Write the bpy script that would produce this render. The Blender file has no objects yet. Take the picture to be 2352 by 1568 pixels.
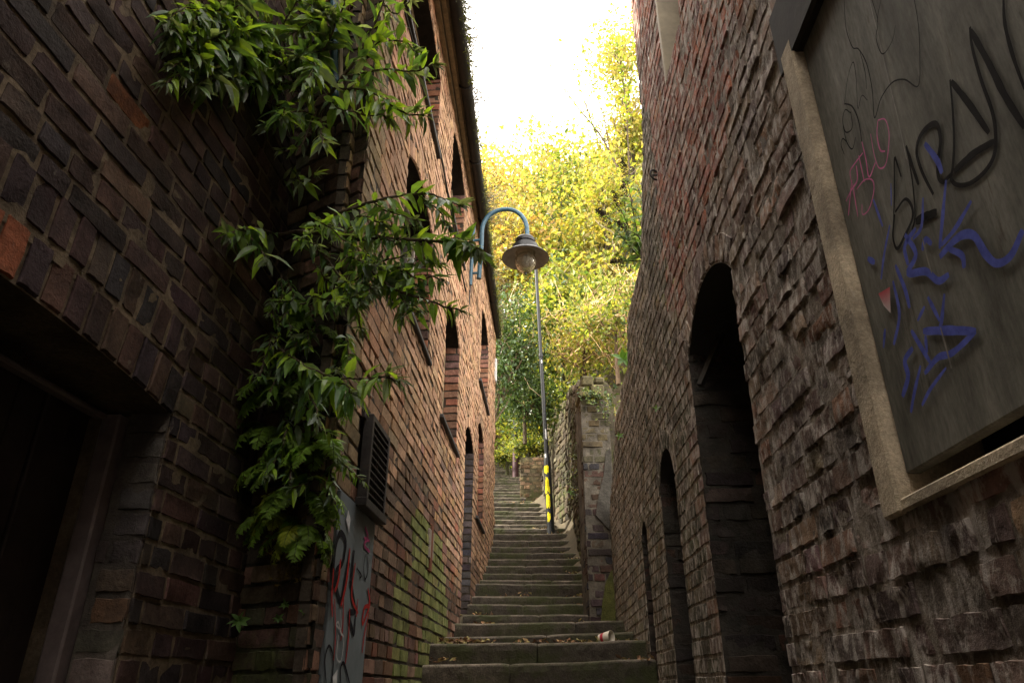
import bpy, math, random
import numpy as np
from mathutils import Vector
R = math.radians
rng = np.random.default_rng(7)
random.seed(7)
scn = bpy.context.scene
COL = scn.collection

# ------------------------------------------------------------------ camera, sky, sun, exposure
PITCH = R(25.8)
F_PX = 1645.0                       # focal length in pixels of a 2352 x 1568 view of the photo
cam_d = bpy.data.cameras.new('camera')
cam = bpy.data.objects.new('camera', cam_d)
COL.objects.link(cam)
cam.location = (0, 0, 0)
cam.rotation_euler = (R(90) + PITCH, 0, 0)
cam_d.sensor_width = 36
cam_d.lens = 36 * F_PX / 2352
cam_d.clip_start = 0.05
cam_d.clip_end = 2000
scn.camera = cam

SUN_EL, SUN_AZ = R(42), R(268)      # azimuth clockwise from +Y: the sun stands over the left roofs
w = bpy.data.worlds.new('World'); scn.world = w; w.use_nodes = True
nt = w.node_tree; nt.nodes.clear()
sky = nt.nodes.new('ShaderNodeTexSky'); sky.sky_type = 'NISHITA'; sky.sun_disc = False
sky.sun_elevation = SUN_EL; sky.sun_rotation = SUN_AZ
sky.air_density = 1.0; sky.dust_density = 2.5; sky.ozone_density = 1.0
tc = nt.nodes.new('ShaderNodeTexCoord')
cn = nt.nodes.new('ShaderNodeTexNoise'); cn.inputs['Scale'].default_value = 2.2; cn.inputs['Detail'].default_value = 6
cr = nt.nodes.new('ShaderNodeValToRGB')
cr.color_ramp.elements[0].position = 0.30; cr.color_ramp.elements[0].color = (.72, .72, .72, 1)
cr.color_ramp.elements[1].position = 0.70; cr.color_ramp.elements[1].color = (.97, .97, .97, 1)
cloud = nt.nodes.new('ShaderNodeRGB'); cloud.outputs[0].default_value = (11.5, 10.6, 9.6, 1)   # bright thin cloud
mx = nt.nodes.new('ShaderNodeMixRGB')
bg = nt.nodes.new('ShaderNodeBackground'); bg.inputs['Strength'].default_value = 0.12
wo = nt.nodes.new('ShaderNodeOutputWorld')
nt.links.new(tc.outputs['Generated'], cn.inputs['Vector'])
nt.links.new(cn.outputs['Fac'], cr.inputs['Fac'])
nt.links.new(cr.outputs['Color'], mx.inputs['Fac'])
nt.links.new(sky.outputs['Color'], mx.inputs['Color1'])
nt.links.new(cloud.outputs['Color'], mx.inputs['Color2'])
nt.links.new(mx.outputs['Color'], bg.inputs['Color'])
nt.links.new(bg.outputs['Background'], wo.inputs['Surface'])
sd = bpy.data.lights.new('sun', 'SUN'); sd.energy = 2.6; sd.angle = R(1.0); sd.color = (1, .93, .80)
so = bpy.data.objects.new('sun', sd); COL.objects.link(so)
sdir = Vector((math.sin(SUN_AZ) * math.cos(SUN_EL), math.cos(SUN_AZ) * math.cos(SUN_EL), math.sin(SUN_EL)))
so.rotation_euler = sdir.to_track_quat('Z', 'Y').to_euler()
scn.view_settings.view_transform = 'Standard'
scn.view_settings.look = 'None'
scn.view_settings.gamma = 1
scn.view_settings.use_curve_mapping = False
scn.view_settings.exposure = 2.55
cy = scn.cycles
cy.use_denoising = True
cy.max_bounces = 8; cy.diffuse_bounces = 5; cy.transmission_bounces = 6; cy.transparent_max_bounces = 8
cy.sample_clamp_indirect = 8

# ------------------------------------------------------------------ small helpers
def v3(*a): return np.array(a, float)
def unit(a):
    a = np.asarray(a, float); return a / (np.linalg.norm(a, axis=-1, keepdims=True) + 1e-12)
FW, UP, RT = v3(0, math.cos(PITCH), math.sin(PITCH)), v3(0, -math.sin(PITCH), math.cos(PITCH)), v3(1, 0, 0)
def ray(px, py):
    return FW + (px - 1176) / F_PX * RT + (784 - py) / F_PX * UP
def at(px, py, y):                   # the point of a sight line at ground distance y
    d = ray(px, py); return d * (y / d[1])
def hit(px, py, O, N):               # the point of a sight line on a plane
    d = ray(px, py); return d * (np.dot(O, N) / np.dot(d, N))

def hash3(ix, iy, iz):
    h = (ix * 374761393 + iy * 668265263 + iz * 2147483647 + 1013904223) & 0xffffffff
    h = ((h ^ (h >> 13)) * 1274126177) & 0xffffffff
    h = ((h ^ (h >> 16)) * 2246822519) & 0xffffffff
    return ((h ^ (h >> 15)) & 0xffffff) / float(0xffffff)
def vnoise(x, y, z=0.0):
    x, y, z = np.broadcast_arrays(np.asarray(x, float), np.asarray(y, float), np.asarray(z, float))
    fx, fy, fz = np.floor(x), np.floor(y), np.floor(z)
    ix, iy, iz = fx.astype(np.int64), fy.astype(np.int64), fz.astype(np.int64)
    tx, ty, tz = x - fx, y - fy, z - fz
    tx, ty, tz = tx * tx * (3 - 2 * tx), ty * ty * (3 - 2 * ty), tz * tz * (3 - 2 * tz)
    r = 0
    for dx in (0, 1):
        for dy in (0, 1):
            for dz in (0, 1):
                r = r + hash3(ix + dx, iy + dy, iz + dz) * (tx if dx else 1 - tx) * (ty if dy else 1 - ty) * (tz if dz else 1 - tz)
    return r * 2 - 1
def fbm(x, y, z=0.0, o=3):
    a, s, r = 1.0, 1.0, 0
    for i in range(o):
        r = r + a * vnoise(np.asarray(x) * s + 17.3 * i, np.asarray(y) * s + 5.1 * i, np.asarray(z) * s)
        a *= .5; s *= 2.03
    return r

class MB:                            # collects vertices, faces and a base colour per vertex
    def __init__(s): s.v, s.f, s.c, s.n = [], [], [], 0
    def add(s, v, f, c=(.5, .5, .5)):
        v = np.asarray(v, float).reshape(-1, 3); c = np.asarray(c, float)
        if c.ndim == 1: c = np.tile(c, (len(v), 1))
        s.v.append(v); s.c.append(c)
        if isinstance(f, np.ndarray): f = (f + s.n).tolist()
        else: f = [[i + s.n for i in q] for q in f]
        s.f += f; s.n += len(v); return s
    def box(s, lo, hi, c=(.5, .5, .5), M=None, bev=0):
        x0, y0, z0 = lo; x1, y1, z1 = hi
        if bev:
            vs, fs = bevbox(lo, hi, bev)
        else:
            vs = v3([x0, y0, z0], [x1, y0, z0], [x1, y1, z0], [x0, y1, z0], [x0, y0, z1], [x1, y0, z1], [x1, y1, z1], [x0, y1, z1])
            fs = [[0, 3, 2, 1], [4, 5, 6, 7], [0, 1, 5, 4], [1, 2, 6, 5], [2, 3, 7, 6], [3, 0, 4, 7]]
        if M is not None: vs = M(vs)
        return s.add(vs, fs, c)
    def tube(s, pts, rad, k=8, c=(.5, .5, .5), cap=True):
        pts = np.asarray(pts, float); n = len(pts)
        rad = np.broadcast_to(np.asarray(rad, float), (n,))
        t = unit(np.gradient(pts, axis=0)); ref = v3(0, 0, 1) if abs(t[0][2]) < .9 else v3(1, 0, 0)
        vs = []
        for i in range(n):
            a = unit(np.cross(ref, t[i])); b = np.cross(t[i], a); ref = np.cross(a, t[i]) * -1
            ref = b
            for j in range(k):
                q = 2 * math.pi * j / k
                vs.append(pts[i] + rad[i] * (a * math.cos(q) + b * math.sin(q)))
        fs = [[i * k + j, i * k + (j + 1) % k, (i + 1) * k + (j + 1) % k, (i + 1) * k + j] for i in range(n - 1) for j in range(k)]
        if cap: fs += [list(range(k))[::-1], [(n - 1) * k + j for j in range(k)]]
        return s.add(np.array(vs), fs, c)
    def lathe(s, prof, k=32, c=(.5, .5, .5), O=(0, 0, 0)):
        vs = [[r * math.cos(2 * math.pi * j / k) + O[0], r * math.sin(2 * math.pi * j / k) + O[1], z + O[2]] for r, z in prof for j in range(k)]
        fs = [[i * k + j, i * k + (j + 1) % k, (i + 1) * k + (j + 1) % k, (i + 1) * k + j] for i in range(len(prof) - 1) for j in range(k)]
        return s.add(vs, fs, c)
    def build(s, name, mat, parent=None, smooth=False, loc=None):
        v = np.concatenate(s.v) if s.v else np.zeros((0, 3)); c = np.concatenate(s.c) if s.c else np.zeros((0, 3))
        off = np.zeros(3)
        p = parent
        while p is not None: off += np.array(p.location); p = p.parent
        if loc is not None: off += np.asarray(loc, float)
        me = bpy.data.meshes.new(name); me.from_pydata((v - off).tolist(), [], s.f)
        at_ = me.attributes.new('Col', 'FLOAT_COLOR', 'POINT')
        at_.data.foreach_set('color', np.concatenate([c, np.ones((len(c), 1))], 1).astype(np.float32).ravel())
        me.materials.append(mat)
        if smooth: me.polygons.foreach_set('use_smooth', [True] * len(me.polygons))
        me.update()
        if smooth: me.set_sharp_from_angle(angle=R(26))
        o = bpy.data.objects.new(name, me); COL.objects.link(o)
        if loc is not None: o.location = loc
        if parent is not None: o.parent = parent
        return o
def bevbox(lo, hi, b):
    lo, hi = np.asarray(lo, float), np.asarray(hi, float)
    vs, idx = [], {}
    for sx in (0, 1):
        for sy in (0, 1):
            for sz in (0, 1):
                S = (sx, sy, sz); corner = np.where(S, hi, lo)
                for ax in range(3):
                    p = corner.copy()
                    for o_ in range(3):
                        if o_ != ax: p[o_] += -b if S[o_] else b
                    idx[(S, ax)] = len(vs); vs.append(p)
    fs = []
    for ax in range(3):
        u_, v_ = (ax + 1) % 3, (ax + 2) % 3
        for sd_ in (0, 1):
            q = []
            for (a, b2) in ((0, 0), (1, 0), (1, 1), (0, 1)):
                S = [0, 0, 0]; S[ax] = sd_; S[u_] = a; S[v_] = b2; q.append(idx[(tuple(S), ax)])
            fs.append(q if sd_ else q[::-1])
        for a in (0, 1):
            for b2 in (0, 1):
                S0 = [0, 0, 0]; S0[u_] = a; S0[v_] = b2; S1 = list(S0); S1[ax] = 1
                q = [idx[(tuple(S0), u_)], idx[(tuple(S1), u_)], idx[(tuple(S1), v_)], idx[(tuple(S0), v_)]]
                fs.append(q if (a == b2) else q[::-1])
    for S in [(x, y, z) for x in (0, 1) for y in (0, 1) for z in (0, 1)]:
        q = [idx[(S, 0)], idx[(S, 1)], idx[(S, 2)]]
        fs.append(q if (sum(S) % 2) else q[::-1])
    return np.array(vs), fs

def empty(name, loc, label, cat, group=None):
    o = bpy.data.objects.new(name, None); COL.objects.link(o); o.location = tuple(float(a) for a in loc)
    o['label'] = label; o['category'] = cat
    if group: o['group'] = group
    return o
def tag(o, label, cat, group=None, kind=None):
    o['label'] = label; o['category'] = cat
    if group: o['group'] = group
    if kind: o['kind'] = kind
    return o

# ------------------------------------------------------------------ materials
class NB:
    def __init__(s, name):
        s.m = bpy.data.materials.new(name); s.m.use_nodes = True; s.t = s.m.node_tree; s.t.nodes.clear()
        s.out = s.n('ShaderNodeOutputMaterial')
        s.tc = s.n('ShaderNodeTexCoord')
    def n(s, k, **kw):
        x = s.t.nodes.new(k)
        for a, b in kw.items(): setattr(x, a, b)
        return x
    def l(s, a, b): s.t.links.new(a, b)
    def noise(s, scale, detail=5, rough=.6, stretch=None, dist=0):
        x = s.n('ShaderNodeTexNoise'); x.inputs['Scale'].default_value = scale; x.inputs['Detail'].default_value = detail
        x.inputs['Roughness'].default_value = rough; x.inputs['Distortion'].default_value = dist
        if stretch:
            mp = s.n('ShaderNodeMapping'); mp.inputs['Scale'].default_value = stretch
            s.l(s.tc.outputs['Object'], mp.inputs['Vector']); s.l(mp.outputs[0], x.inputs['Vector'])
        else: s.l(s.tc.outputs['Object'], x.inputs['Vector'])
        return x.outputs['Fac']
    def ramp(s, fac, stops):
        x = s.n('ShaderNodeValToRGB'); e = x.color_ramp.elements
        while len(e) < len(stops): e.new(.5)
        for el, (p, c) in zip(e, stops):
            el.position = p; el.color = (c, c, c, 1) if not hasattr(c, '__len__') else (*c, 1)
        s.l(fac, x.inputs['Fac']); return x.outputs['Color']
    def mix(s, fac, a, b, mode='MIX'):
        x = s.n('ShaderNodeMixRGB', blend_type=mode)
        for sock, val in ((x.inputs['Fac'], fac), (x.inputs['Color1'], a), (x.inputs['Color2'], b)):
            if isinstance(val, (int, float)): sock.default_value = val if sock.type == 'VALUE' else (val, val, val, 1)
            elif isinstance(val, tuple): sock.default_value = (*val, 1)
            else: s.l(val, sock)
        return x.outputs['Color']
    def attr(s, name='Col'):
        x = s.n('ShaderNodeAttribute'); x.attribute_name = name; return x.outputs['Color']
    def bump(s, h, strength=.5, dist=.01, prev=None):
        x = s.n('ShaderNodeBump'); x.inputs['Strength'].default_value = strength; x.inputs['Distance'].default_value = dist
        s.l(h, x.inputs['Height'])
        if prev is not None: s.l(prev, x.inputs['Normal'])
        return x.outputs['Normal']
    def pbsdf(s, color, rough=.8, metal=0, normal=None, spec=.3, **kw):
        x = s.n('ShaderNodeBsdfPrincipled')
        for sock, val in ((x.inputs['Base Color'], color), (x.inputs['Roughness'], rough), (x.inputs['Metallic'], metal)):
            if isinstance(val, (int, float)): sock.default_value = val
            elif isinstance(val, tuple): sock.default_value = (*val, 1)
            else: s.l(val, sock)
        x.inputs['Specular IOR Level'].default_value = spec
        if normal is not None: s.l(normal, x.inputs['Normal'])
        for k_, v_ in kw.items(): x.inputs[k_].default_value = v_
        return x.outputs[0]
    def done(s, sh): s.l(sh, s.out.inputs['Surface']); return s.m

def masonry_mat(name, pale=(.40, .37, .32), pale_lo=.66, soot=(.03, .026, .022), soot_lo=.58, moss=None, moss_lo=.6, streak=(1, 1, .35), mottling=.55, fine=70):
    b = NB(name)
    c = b.attr()
    m1 = b.noise(9, 6, .65); c = b.mix(1.0, c, b.ramp(m1, [(.25, 1 - mottling), (.75, 1 + mottling * .8)]), 'MULTIPLY')
    m1b = b.noise(fine, 4, .7); c = b.mix(.8, c, b.ramp(m1b, [(.3, .62), (.7, 1.3)]), 'MULTIPLY')
    p = b.ramp(b.noise(26, 6, .7, streak, .4), [(pale_lo, 0), (pale_lo + .10, .85)]); c = b.mix(p, c, pale)
    sfac = b.ramp(b.noise(3.0, 6, .62), [(soot_lo - .08, 0), (soot_lo + .12, .75)]); c = b.mix(sfac, c, soot)
    if name == 'weathered_brick':                                  # lime blooms and old mortar smears
        c = b.mix(b.ramp(b.noise(38, 6, .75, (1, 1, .7), .8), [(.57, 0), (.67, .65)]), c, (.42, .37, .31))
    if moss:
        mf = b.ramp(b.noise(2.6, 7, .7), [(moss_lo, 0), (moss_lo + .1, .8)])
        mm = b.mix(b.ramp(b.noise(40, 3), [(.3, 0), (.7, 1)]), moss, tuple(a * 1.9 for a in moss)); c = b.mix(mf, c, mm)
    n = b.bump(b.noise(18, 6, .7), .6, .012)
    n = b.bump(b.noise(110, 4, .7), .55, .004, n)
    return b.done(b.pbsdf(c, .92, 0, n, .18))
M = {}
M['near_brick'] = masonry_mat('sooty_brick', pale=(.16, .14, .11), pale_lo=.64, soot_lo=.6, moss=(.035, .045, .014), moss_lo=.66, mottling=.6)
M['facade_brick'] = masonry_mat('warm_brick', pale=(.42, .33, .24), pale_lo=.69, soot=(.07, .045, .03), soot_lo=.64, mottling=.5)
M['rough_brick'] = masonry_mat('weathered_brick', pale=(.46, .41, .36), pale_lo=.49, soot=(.03, .024, .02), soot_lo=.60, streak=(1, 1, .42), mottling=.7, fine=70)
M['jamb_brick'] = masonry_mat('dark_jamb_brick', pale=(.30, .26, .22), pale_lo=.70, soot_lo=.56, mottling=.6)
M['mossy_stone'] = masonry_mat('mossy_stone', pale=(.3, .27, .2), pale_lo=.68, soot_lo=.6, moss=(.045, .05, .016), moss_lo=.52, mottling=.7)
def stone_mat(name, base, moss_lo=.56, moss=(.03, .036, .010), sc=1.0):
    b = NB(name)
    c = b.mix(1.0, b.attr(), b.ramp(b.noise(14 * sc, 7, .7), [(.25, .5), (.75, 1.5)]), 'MULTIPLY')
    c = b.mix(.8, c, b.ramp(b.noise(120, 3, .7), [(.35, .55), (.65, 1.4)]), 'MULTIPLY')
    mf = b.ramp(b.noise(3.2, 7, .7), [(moss_lo, 0), (moss_lo + .14, .85)]); c = b.mix(mf, c, moss)
    n = b.bump(b.noise(30, 7, .75), .8, .012); n = b.bump(b.noise(160, 3), .5, .003, n)
    return b.done(b.pbsdf(c, .85, 0, n, .25))
M['step'] = stone_mat('worn_step_stone', None, .47, (.040, .046, .014))
M['sill_stone'] = masonry_mat('window_stone', pale=(.62, .54, .42), pale_lo=.60, soot=(.13, .105, .08), soot_lo=.56, mottling=.4, fine=130)
def simple(name, color, rough=.7, metal=0, var=.35, sc=12, bump=.2, spec=.35, rust=None, rust_lo=.62):
    b = NB(name)
    c = b.mix(1.0, color, b.ramp(b.noise(sc, 6, .65), [(.25, 1 - var), (.75, 1 + var)]), 'MULTIPLY')
    if rust: c = b.mix(b.ramp(b.noise(sc * .6, 7, .7), [(rust_lo, 0), (rust_lo + .1, .9)]), c, rust)
    n = b.bump(b.noise(sc * 5, 4), bump, .004)
    return b.done(b.pbsdf(c, rough, metal, n, spec))
M['dark_wood'] = simple('dark_door_wood', (.030, .022, .020), .7, 0, .5)
M['dark_metal'] = simple('dark_rusted_metal', (.045, .040, .038), .6, .3, .5, 20, .4, rust=(.09, .045, .025))
M['black_paint'] = simple('black_gloss_paint', (.008, .009, .010), .38, 0, .3, 20, .08, .28)
M['blue_paint'] = simple('blue_paint', (.030, .085, .125), .45, 0, .35, 25, .15, rust=(.06, .05, .04), rust_lo=.66)
M['shade_in'] = simple('lamp_enamel', (.20, .20, .19), .5, 0, .3, 20, .1)
def board_mat():
    b = NB('grey_steel_board'); c = b.mix(1.0, (.165, .158, .132), b.ramp(b.noise(3.5, 7, .65, (3, 3, .5)), [(.3, .55), (.7, 1.5)]), 'MULTIPLY')
    c = b.mix(1.0, c, b.ramp(b.noise(45, 5, .7, (2.5, 2.5, .6)), [(.3, .75), (.7, 1.22)]), 'MULTIPLY')
    c = b.mix(b.ramp(b.noise(7, 8, .75, (2, 2, .35), .6), [(.60, 0), (.70, .8)]), c, (.085, .068, .048))
    c = b.mix(b.ramp(b.noise(9, 8, .75, (4, 4, .25), .3), [(.64, 0), (.70, .7)]), c, (.36, .35, .32))
    return b.done(b.pbsdf(c, .72, 0, b.bump(b.noise(2.5, 4), .25, .02, b.bump(b.noise(60, 4), .15, .003)), .1))
M['board'] = board_mat() if True else simple('grey_steel_board', (.20, .19, .168), .7, .0, .30, 3, .08, .12, rust=(.09, .075, .055), rust_lo=.66)
M['grey_door'] = simple('grey_painted_sheet', (.17, .20, .215), .5, .1, .25, 6, .1, rust=(.08, .085, .085), rust_lo=.62)
M['cable'] = simple('black_cable', (.015, .015, .016), .6)
M['timber'] = simple('weathered_timber', (.23, .17, .10), .8, 0, .45, 18, .4)
M['gutter'] = simple('dark_gutter', (.016, .014, .012), .6, 0, .5, 9, .3)
M['cream'] = simple('cream_paint', (.30, .25, .17), .7, 0, .3, 9, .2)
M['white_paint'] = simple('flaking_white_paint', (.52, .47, .40), .75, 0, .35, 14, .3, rust=(.16, .09, .05), rust_lo=.58)
M['box_grey'] = simple('grey_plastic', (.42, .43, .42), .5, 0, .12, 5, .05)
M['slate'] = simple('slate', (.05, .047, .045), .7, 0, .4, 8, .3)
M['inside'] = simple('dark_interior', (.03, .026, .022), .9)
M['earth'] = simple('earth_bank', (.07, .055, .032), .95, 0, .5, 2, .5)
M['ground'] = simple('flagstones', (.08, .07, .06), .9, 0, .4, 4, .4)
def plain_attr(name, rough=.7, spec=.3, var=.25):
    b = NB(name); c = b.mix(1.0, b.attr(), b.ramp(b.noise(40, 4), [(.3, 1 - var), (.7, 1 + var)]), 'MULTIPLY')
    return b.done(b.pbsdf(c, rough, 0, b.bump(b.noise(60, 3), .1, .003), spec))
M['spray'] = plain_attr('spray_paint', .8, .06)
M['bark'] = plain_attr('bark', .9, .2, .5)
M['litter'] = plain_attr('dry_leaf', .8, .2, .35)
M['paper'] = plain_attr('paper', .6, .3, .06)
def leaf_mat(name, trans=.45, under=None, rough=.5, tr_gain=(1.6, 1.5, .6)):
    b = NB(name); c = b.attr()
    c = b.mix(1.0, c, b.ramp(b.noise(25, 3), [(.3, .75), (.7, 1.25)]), 'MULTIPLY')
    cf = c
    if under:
        g = b.n('ShaderNodeNewGeometry'); cf = b.mix(g.outputs['Backfacing'], c, under)
    p = b.pbsdf(cf, rough, 0, None, .35)
    t = b.n('ShaderNodeBsdfTranslucent'); b.l(b.mix(1.0, c, tr_gain, 'MULTIPLY'), t.inputs['Color'])
    ms = b.n('ShaderNodeMixShader'); ms.inputs[0].default_value = trans
    b.l(p, ms.inputs[1]); b.l(t.outputs[0], ms.inputs[2])
    return b.done(ms.outputs[0])
M['shrub_leaf'] = leaf_mat('shrub_leaf', .5, (.22, .27, .22), .42)
M['fern'] = leaf_mat('fern_leaf', .4)
M['tree_leaf'] = leaf_mat('tree_leaf', .5)
M['ivy'] = leaf_mat('ivy_leaf', .2, None, .35)
def glass_mat():
    b = NB('lamp_glass'); g = b.n('ShaderNodeBsdfGlass'); g.inputs['Color'].default_value = (.80, .76, .66, 1); g.inputs['Roughness'].default_value = .05
    g.inputs['IOR'].default_value = 1.3
    t = b.n('ShaderNodeBsdfTransparent'); t.inputs['Color'].default_value = (.75, .72, .62, 1)
    d = b.n('ShaderNodeBsdfDiffuse'); d.inputs['Color'].default_value = (.35, .32, .25, 1)
    m1 = b.n('ShaderNodeMixShader'); m1.inputs[0].default_value = .5; b.l(g.outputs[0], m1.inputs[1]); b.l(t.outputs[0], m1.inputs[2])
    m2 = b.n('ShaderNodeMixShader'); m2.inputs[0].default_value = .22; b.l(m1.outputs[0], m2.inputs[1]); b.l(d.outputs[0], m2.inputs[2])
    return b.done(m2.outputs[0])
M['glass'] = glass_mat()
b_ = NB('window_pane'); M['pane'] = b_.done(b_.pbsdf((.02, .022, .025), .12, 0, None, .5))

# ------------------------------------------------------------------ masonry
class Frame:
    def __init__(s, O, S, N, T=(0, 0, 1)):
        s.O, s.S, s.N, s.T = np.asarray(O, float), unit(S), unit(N), np.asarray(T, float)
    def P(s, a, t, n):
        a, t, n = np.broadcast_arrays(np.asarray(a, float), np.asarray(t, float), np.asarray(n, float))
        return s.O + a[..., None] * s.S + t[..., None] * s.T + n[..., None] * s.N
    def px(s, px, py, n=0):          # sight line -> (s, t) on this wall
        p = hit(px, py, s.O + n * s.N, np.cross(s.S, s.T)) - s.O
        A = np.stack([s.S, s.T], 1); r = np.linalg.lstsq(A, p, rcond=None)[0]
        return float(r[0]), float(r[1])
class Rect:
    def __init__(s, a0, a1, t0, t1): s.a0, s.a1, s.t0, s.t1 = a0, a1, t0, t1
    def iv(s, t, grow=0): return (s.a0, s.a1) if s.t0 - grow < t < s.t1 + grow else None
class Arch:                          # rectangle below the springing, circle segment of given rise above it, ring thickness th
    def __init__(s, a0, a1, t0, spring, rise, th=.115):
        s.a0, s.a1, s.t0, s.sp, s.th = a0, a1, t0, spring, th
        h = (a1 - a0) / 2; s.c = (a0 + a1) / 2; s.R = (h * h + rise * rise) / (2 * rise); s.tc = spring + rise - s.R; s.rise = rise
        s.half = math.asin(min(1, h / s.R)) if rise <= h else math.pi - math.asin(h / s.R)
    def iv(s, t, grow=0):
        if t < s.t0: return None
        if t < s.sp: return (s.a0, s.a1)
        Rr = s.R + grow; d = t - s.tc
        if d >= Rr: return None
        q = math.sqrt(Rr * Rr - d * d)
        q = min(q, max((s.a1 - s.a0) / 2, d * math.tan(s.half)) if s.half < 1.5 else q) if s.half < 1.5 else q
        return (s.c - q, s.c + q)
def sub_iv(ivs, cut):
    if cut is None: return ivs
    o = []
    for a, b in ivs:
        if cut[1] <= a or cut[0] >= b: o.append((a, b)); continue
        if cut[0] > a: o.append((a, cut[0]))
        if cut[1] < b: o.append((cut[1], b))
    return o
HI = (np.array([0, .018, .06, .3, .5, .7, .94, .982, 1]), np.array([0, .05, .16, .5, .84, .95, 1]))
FINE = (np.array([0, .02, .06, .14, .26, .38, .5, .62, .74, .86, .94, .98, 1]), np.array([0, .05, .15, .3, .45, .6, .75, .88, .95, 1]))
LO = (np.array([0, .02, .35, .65, .98, 1]), np.array([0, .06, .5, .94, 1]))
def put_bricks(mb, fr, A, colors, st, mapf=None, seed=0):
    """A: n x 4 array of a0, a1, b0, b1 -> rounded, worn brick faces standing on the mortar bed"""
    A = np.asarray(A, float)
    if not len(A): return
    U, V = st['grid']; nu, nv = len(U), len(V)
    uu, vv = np.meshgrid(U, V, indexing='ij')
    k = len(A); r = np.random.default_rng(seed + 11)
    a = A[:, 0, None, None] + (A[:, 1] - A[:, 0])[:, None, None] * uu
    t = A[:, 2, None, None] + (A[:, 3] - A[:, 2])[:, None, None] * vv
    ph = r.uniform(0, 100, (k, 1, 1))
    jit = st.get('ragged', .002)
    a = a + jit * vnoise(a * 60 + ph, t * 60, 3.3); t = t + jit * vnoise(a * 60, t * 60 + ph, 8.3)
    du = np.minimum(uu, 1 - uu) * (A[:, 1] - A[:, 0])[:, None, None]; dv = np.minimum(vv, 1 - vv) * (A[:, 3] - A[:, 2])[:, None, None]
    d = np.minimum(du, dv)
    rd = st.get('round', .006)
    prof = 1 - np.clip(1 - d / rd, 0, 1) ** 2
    base = st.get('proud', .008) + r.normal(0, 1, (k, 1, 1)).clip(-1.6, 1.6) * st.get('jit', .002)
    ero = np.clip(r.uniform(-1.2, 1, (k, 1, 1)), 0, 1) ** 1.5 * st.get('erode', 0)
    tilt = r.normal(0, 1, (k, 1, 1)).clip(-1.5, 1.5) * st.get('tilt', .001) * (uu - .5) * 2 + r.normal(0, 1, (k, 1, 1)).clip(-1.5, 1.5) * st.get('tilt', .001) * (vv - .5) * 2
    ns = st.get('amp', .0015) * fbm(a * 28 + ph, t * 28 + ph, 1.7, 3) + st.get('chip', 0) * np.minimum(0, fbm(a * 16 + ph * 3, t * 22 + ph, 5.7, 3) - .15)
    h = -st.get('bed', .006) + (base - ero + tilt + ns + st.get('bed', .006)) * prof
    ring = (uu == 0) | (uu == 1) | (vv == 0) | (vv == 1)
    h = np.where(ring[None], -st.get('bed', .006) - .006, h)
    if mapf: a, t = mapf(a, t)
    if st.get('fade'): h = h * st['fade'](a, t)
    a, t, h = warp(a, t, h, st)
    P = fr.P(a, t, h).reshape(-1, 3)
    i, j = np.meshgrid(np.arange(nu - 1), np.arange(nv - 1), indexing='ij')
    q = np.stack([i * nv + j, (i + 1) * nv + j, (i + 1) * nv + j + 1, i * nv + j + 1], -1).reshape(-1, 4)
    if np.dot(np.cross(fr.S, fr.T), fr.N) < 0: q = q[:, ::-1]
    f = (q[None] + (np.arange(k) * nu * nv)[:, None, None]).reshape(-1, 4)
    c = np.repeat(np.asarray(colors)[:, None, :], nu * nv, 1).reshape(-1, 3)
    mb.add(P, f, c)
def warp(a, t, h, st):
    wv = st.get('wave', .004)
    t2 = t + wv * vnoise(a * 1.3, t * 1.3, 4.4) + wv * .4 * vnoise(a * 7, t * 7, 9.4)
    h2 = h + st.get('bulge', .008) * vnoise(a * .9, t * .9, 2.2)
    return a, t2, h2
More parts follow.
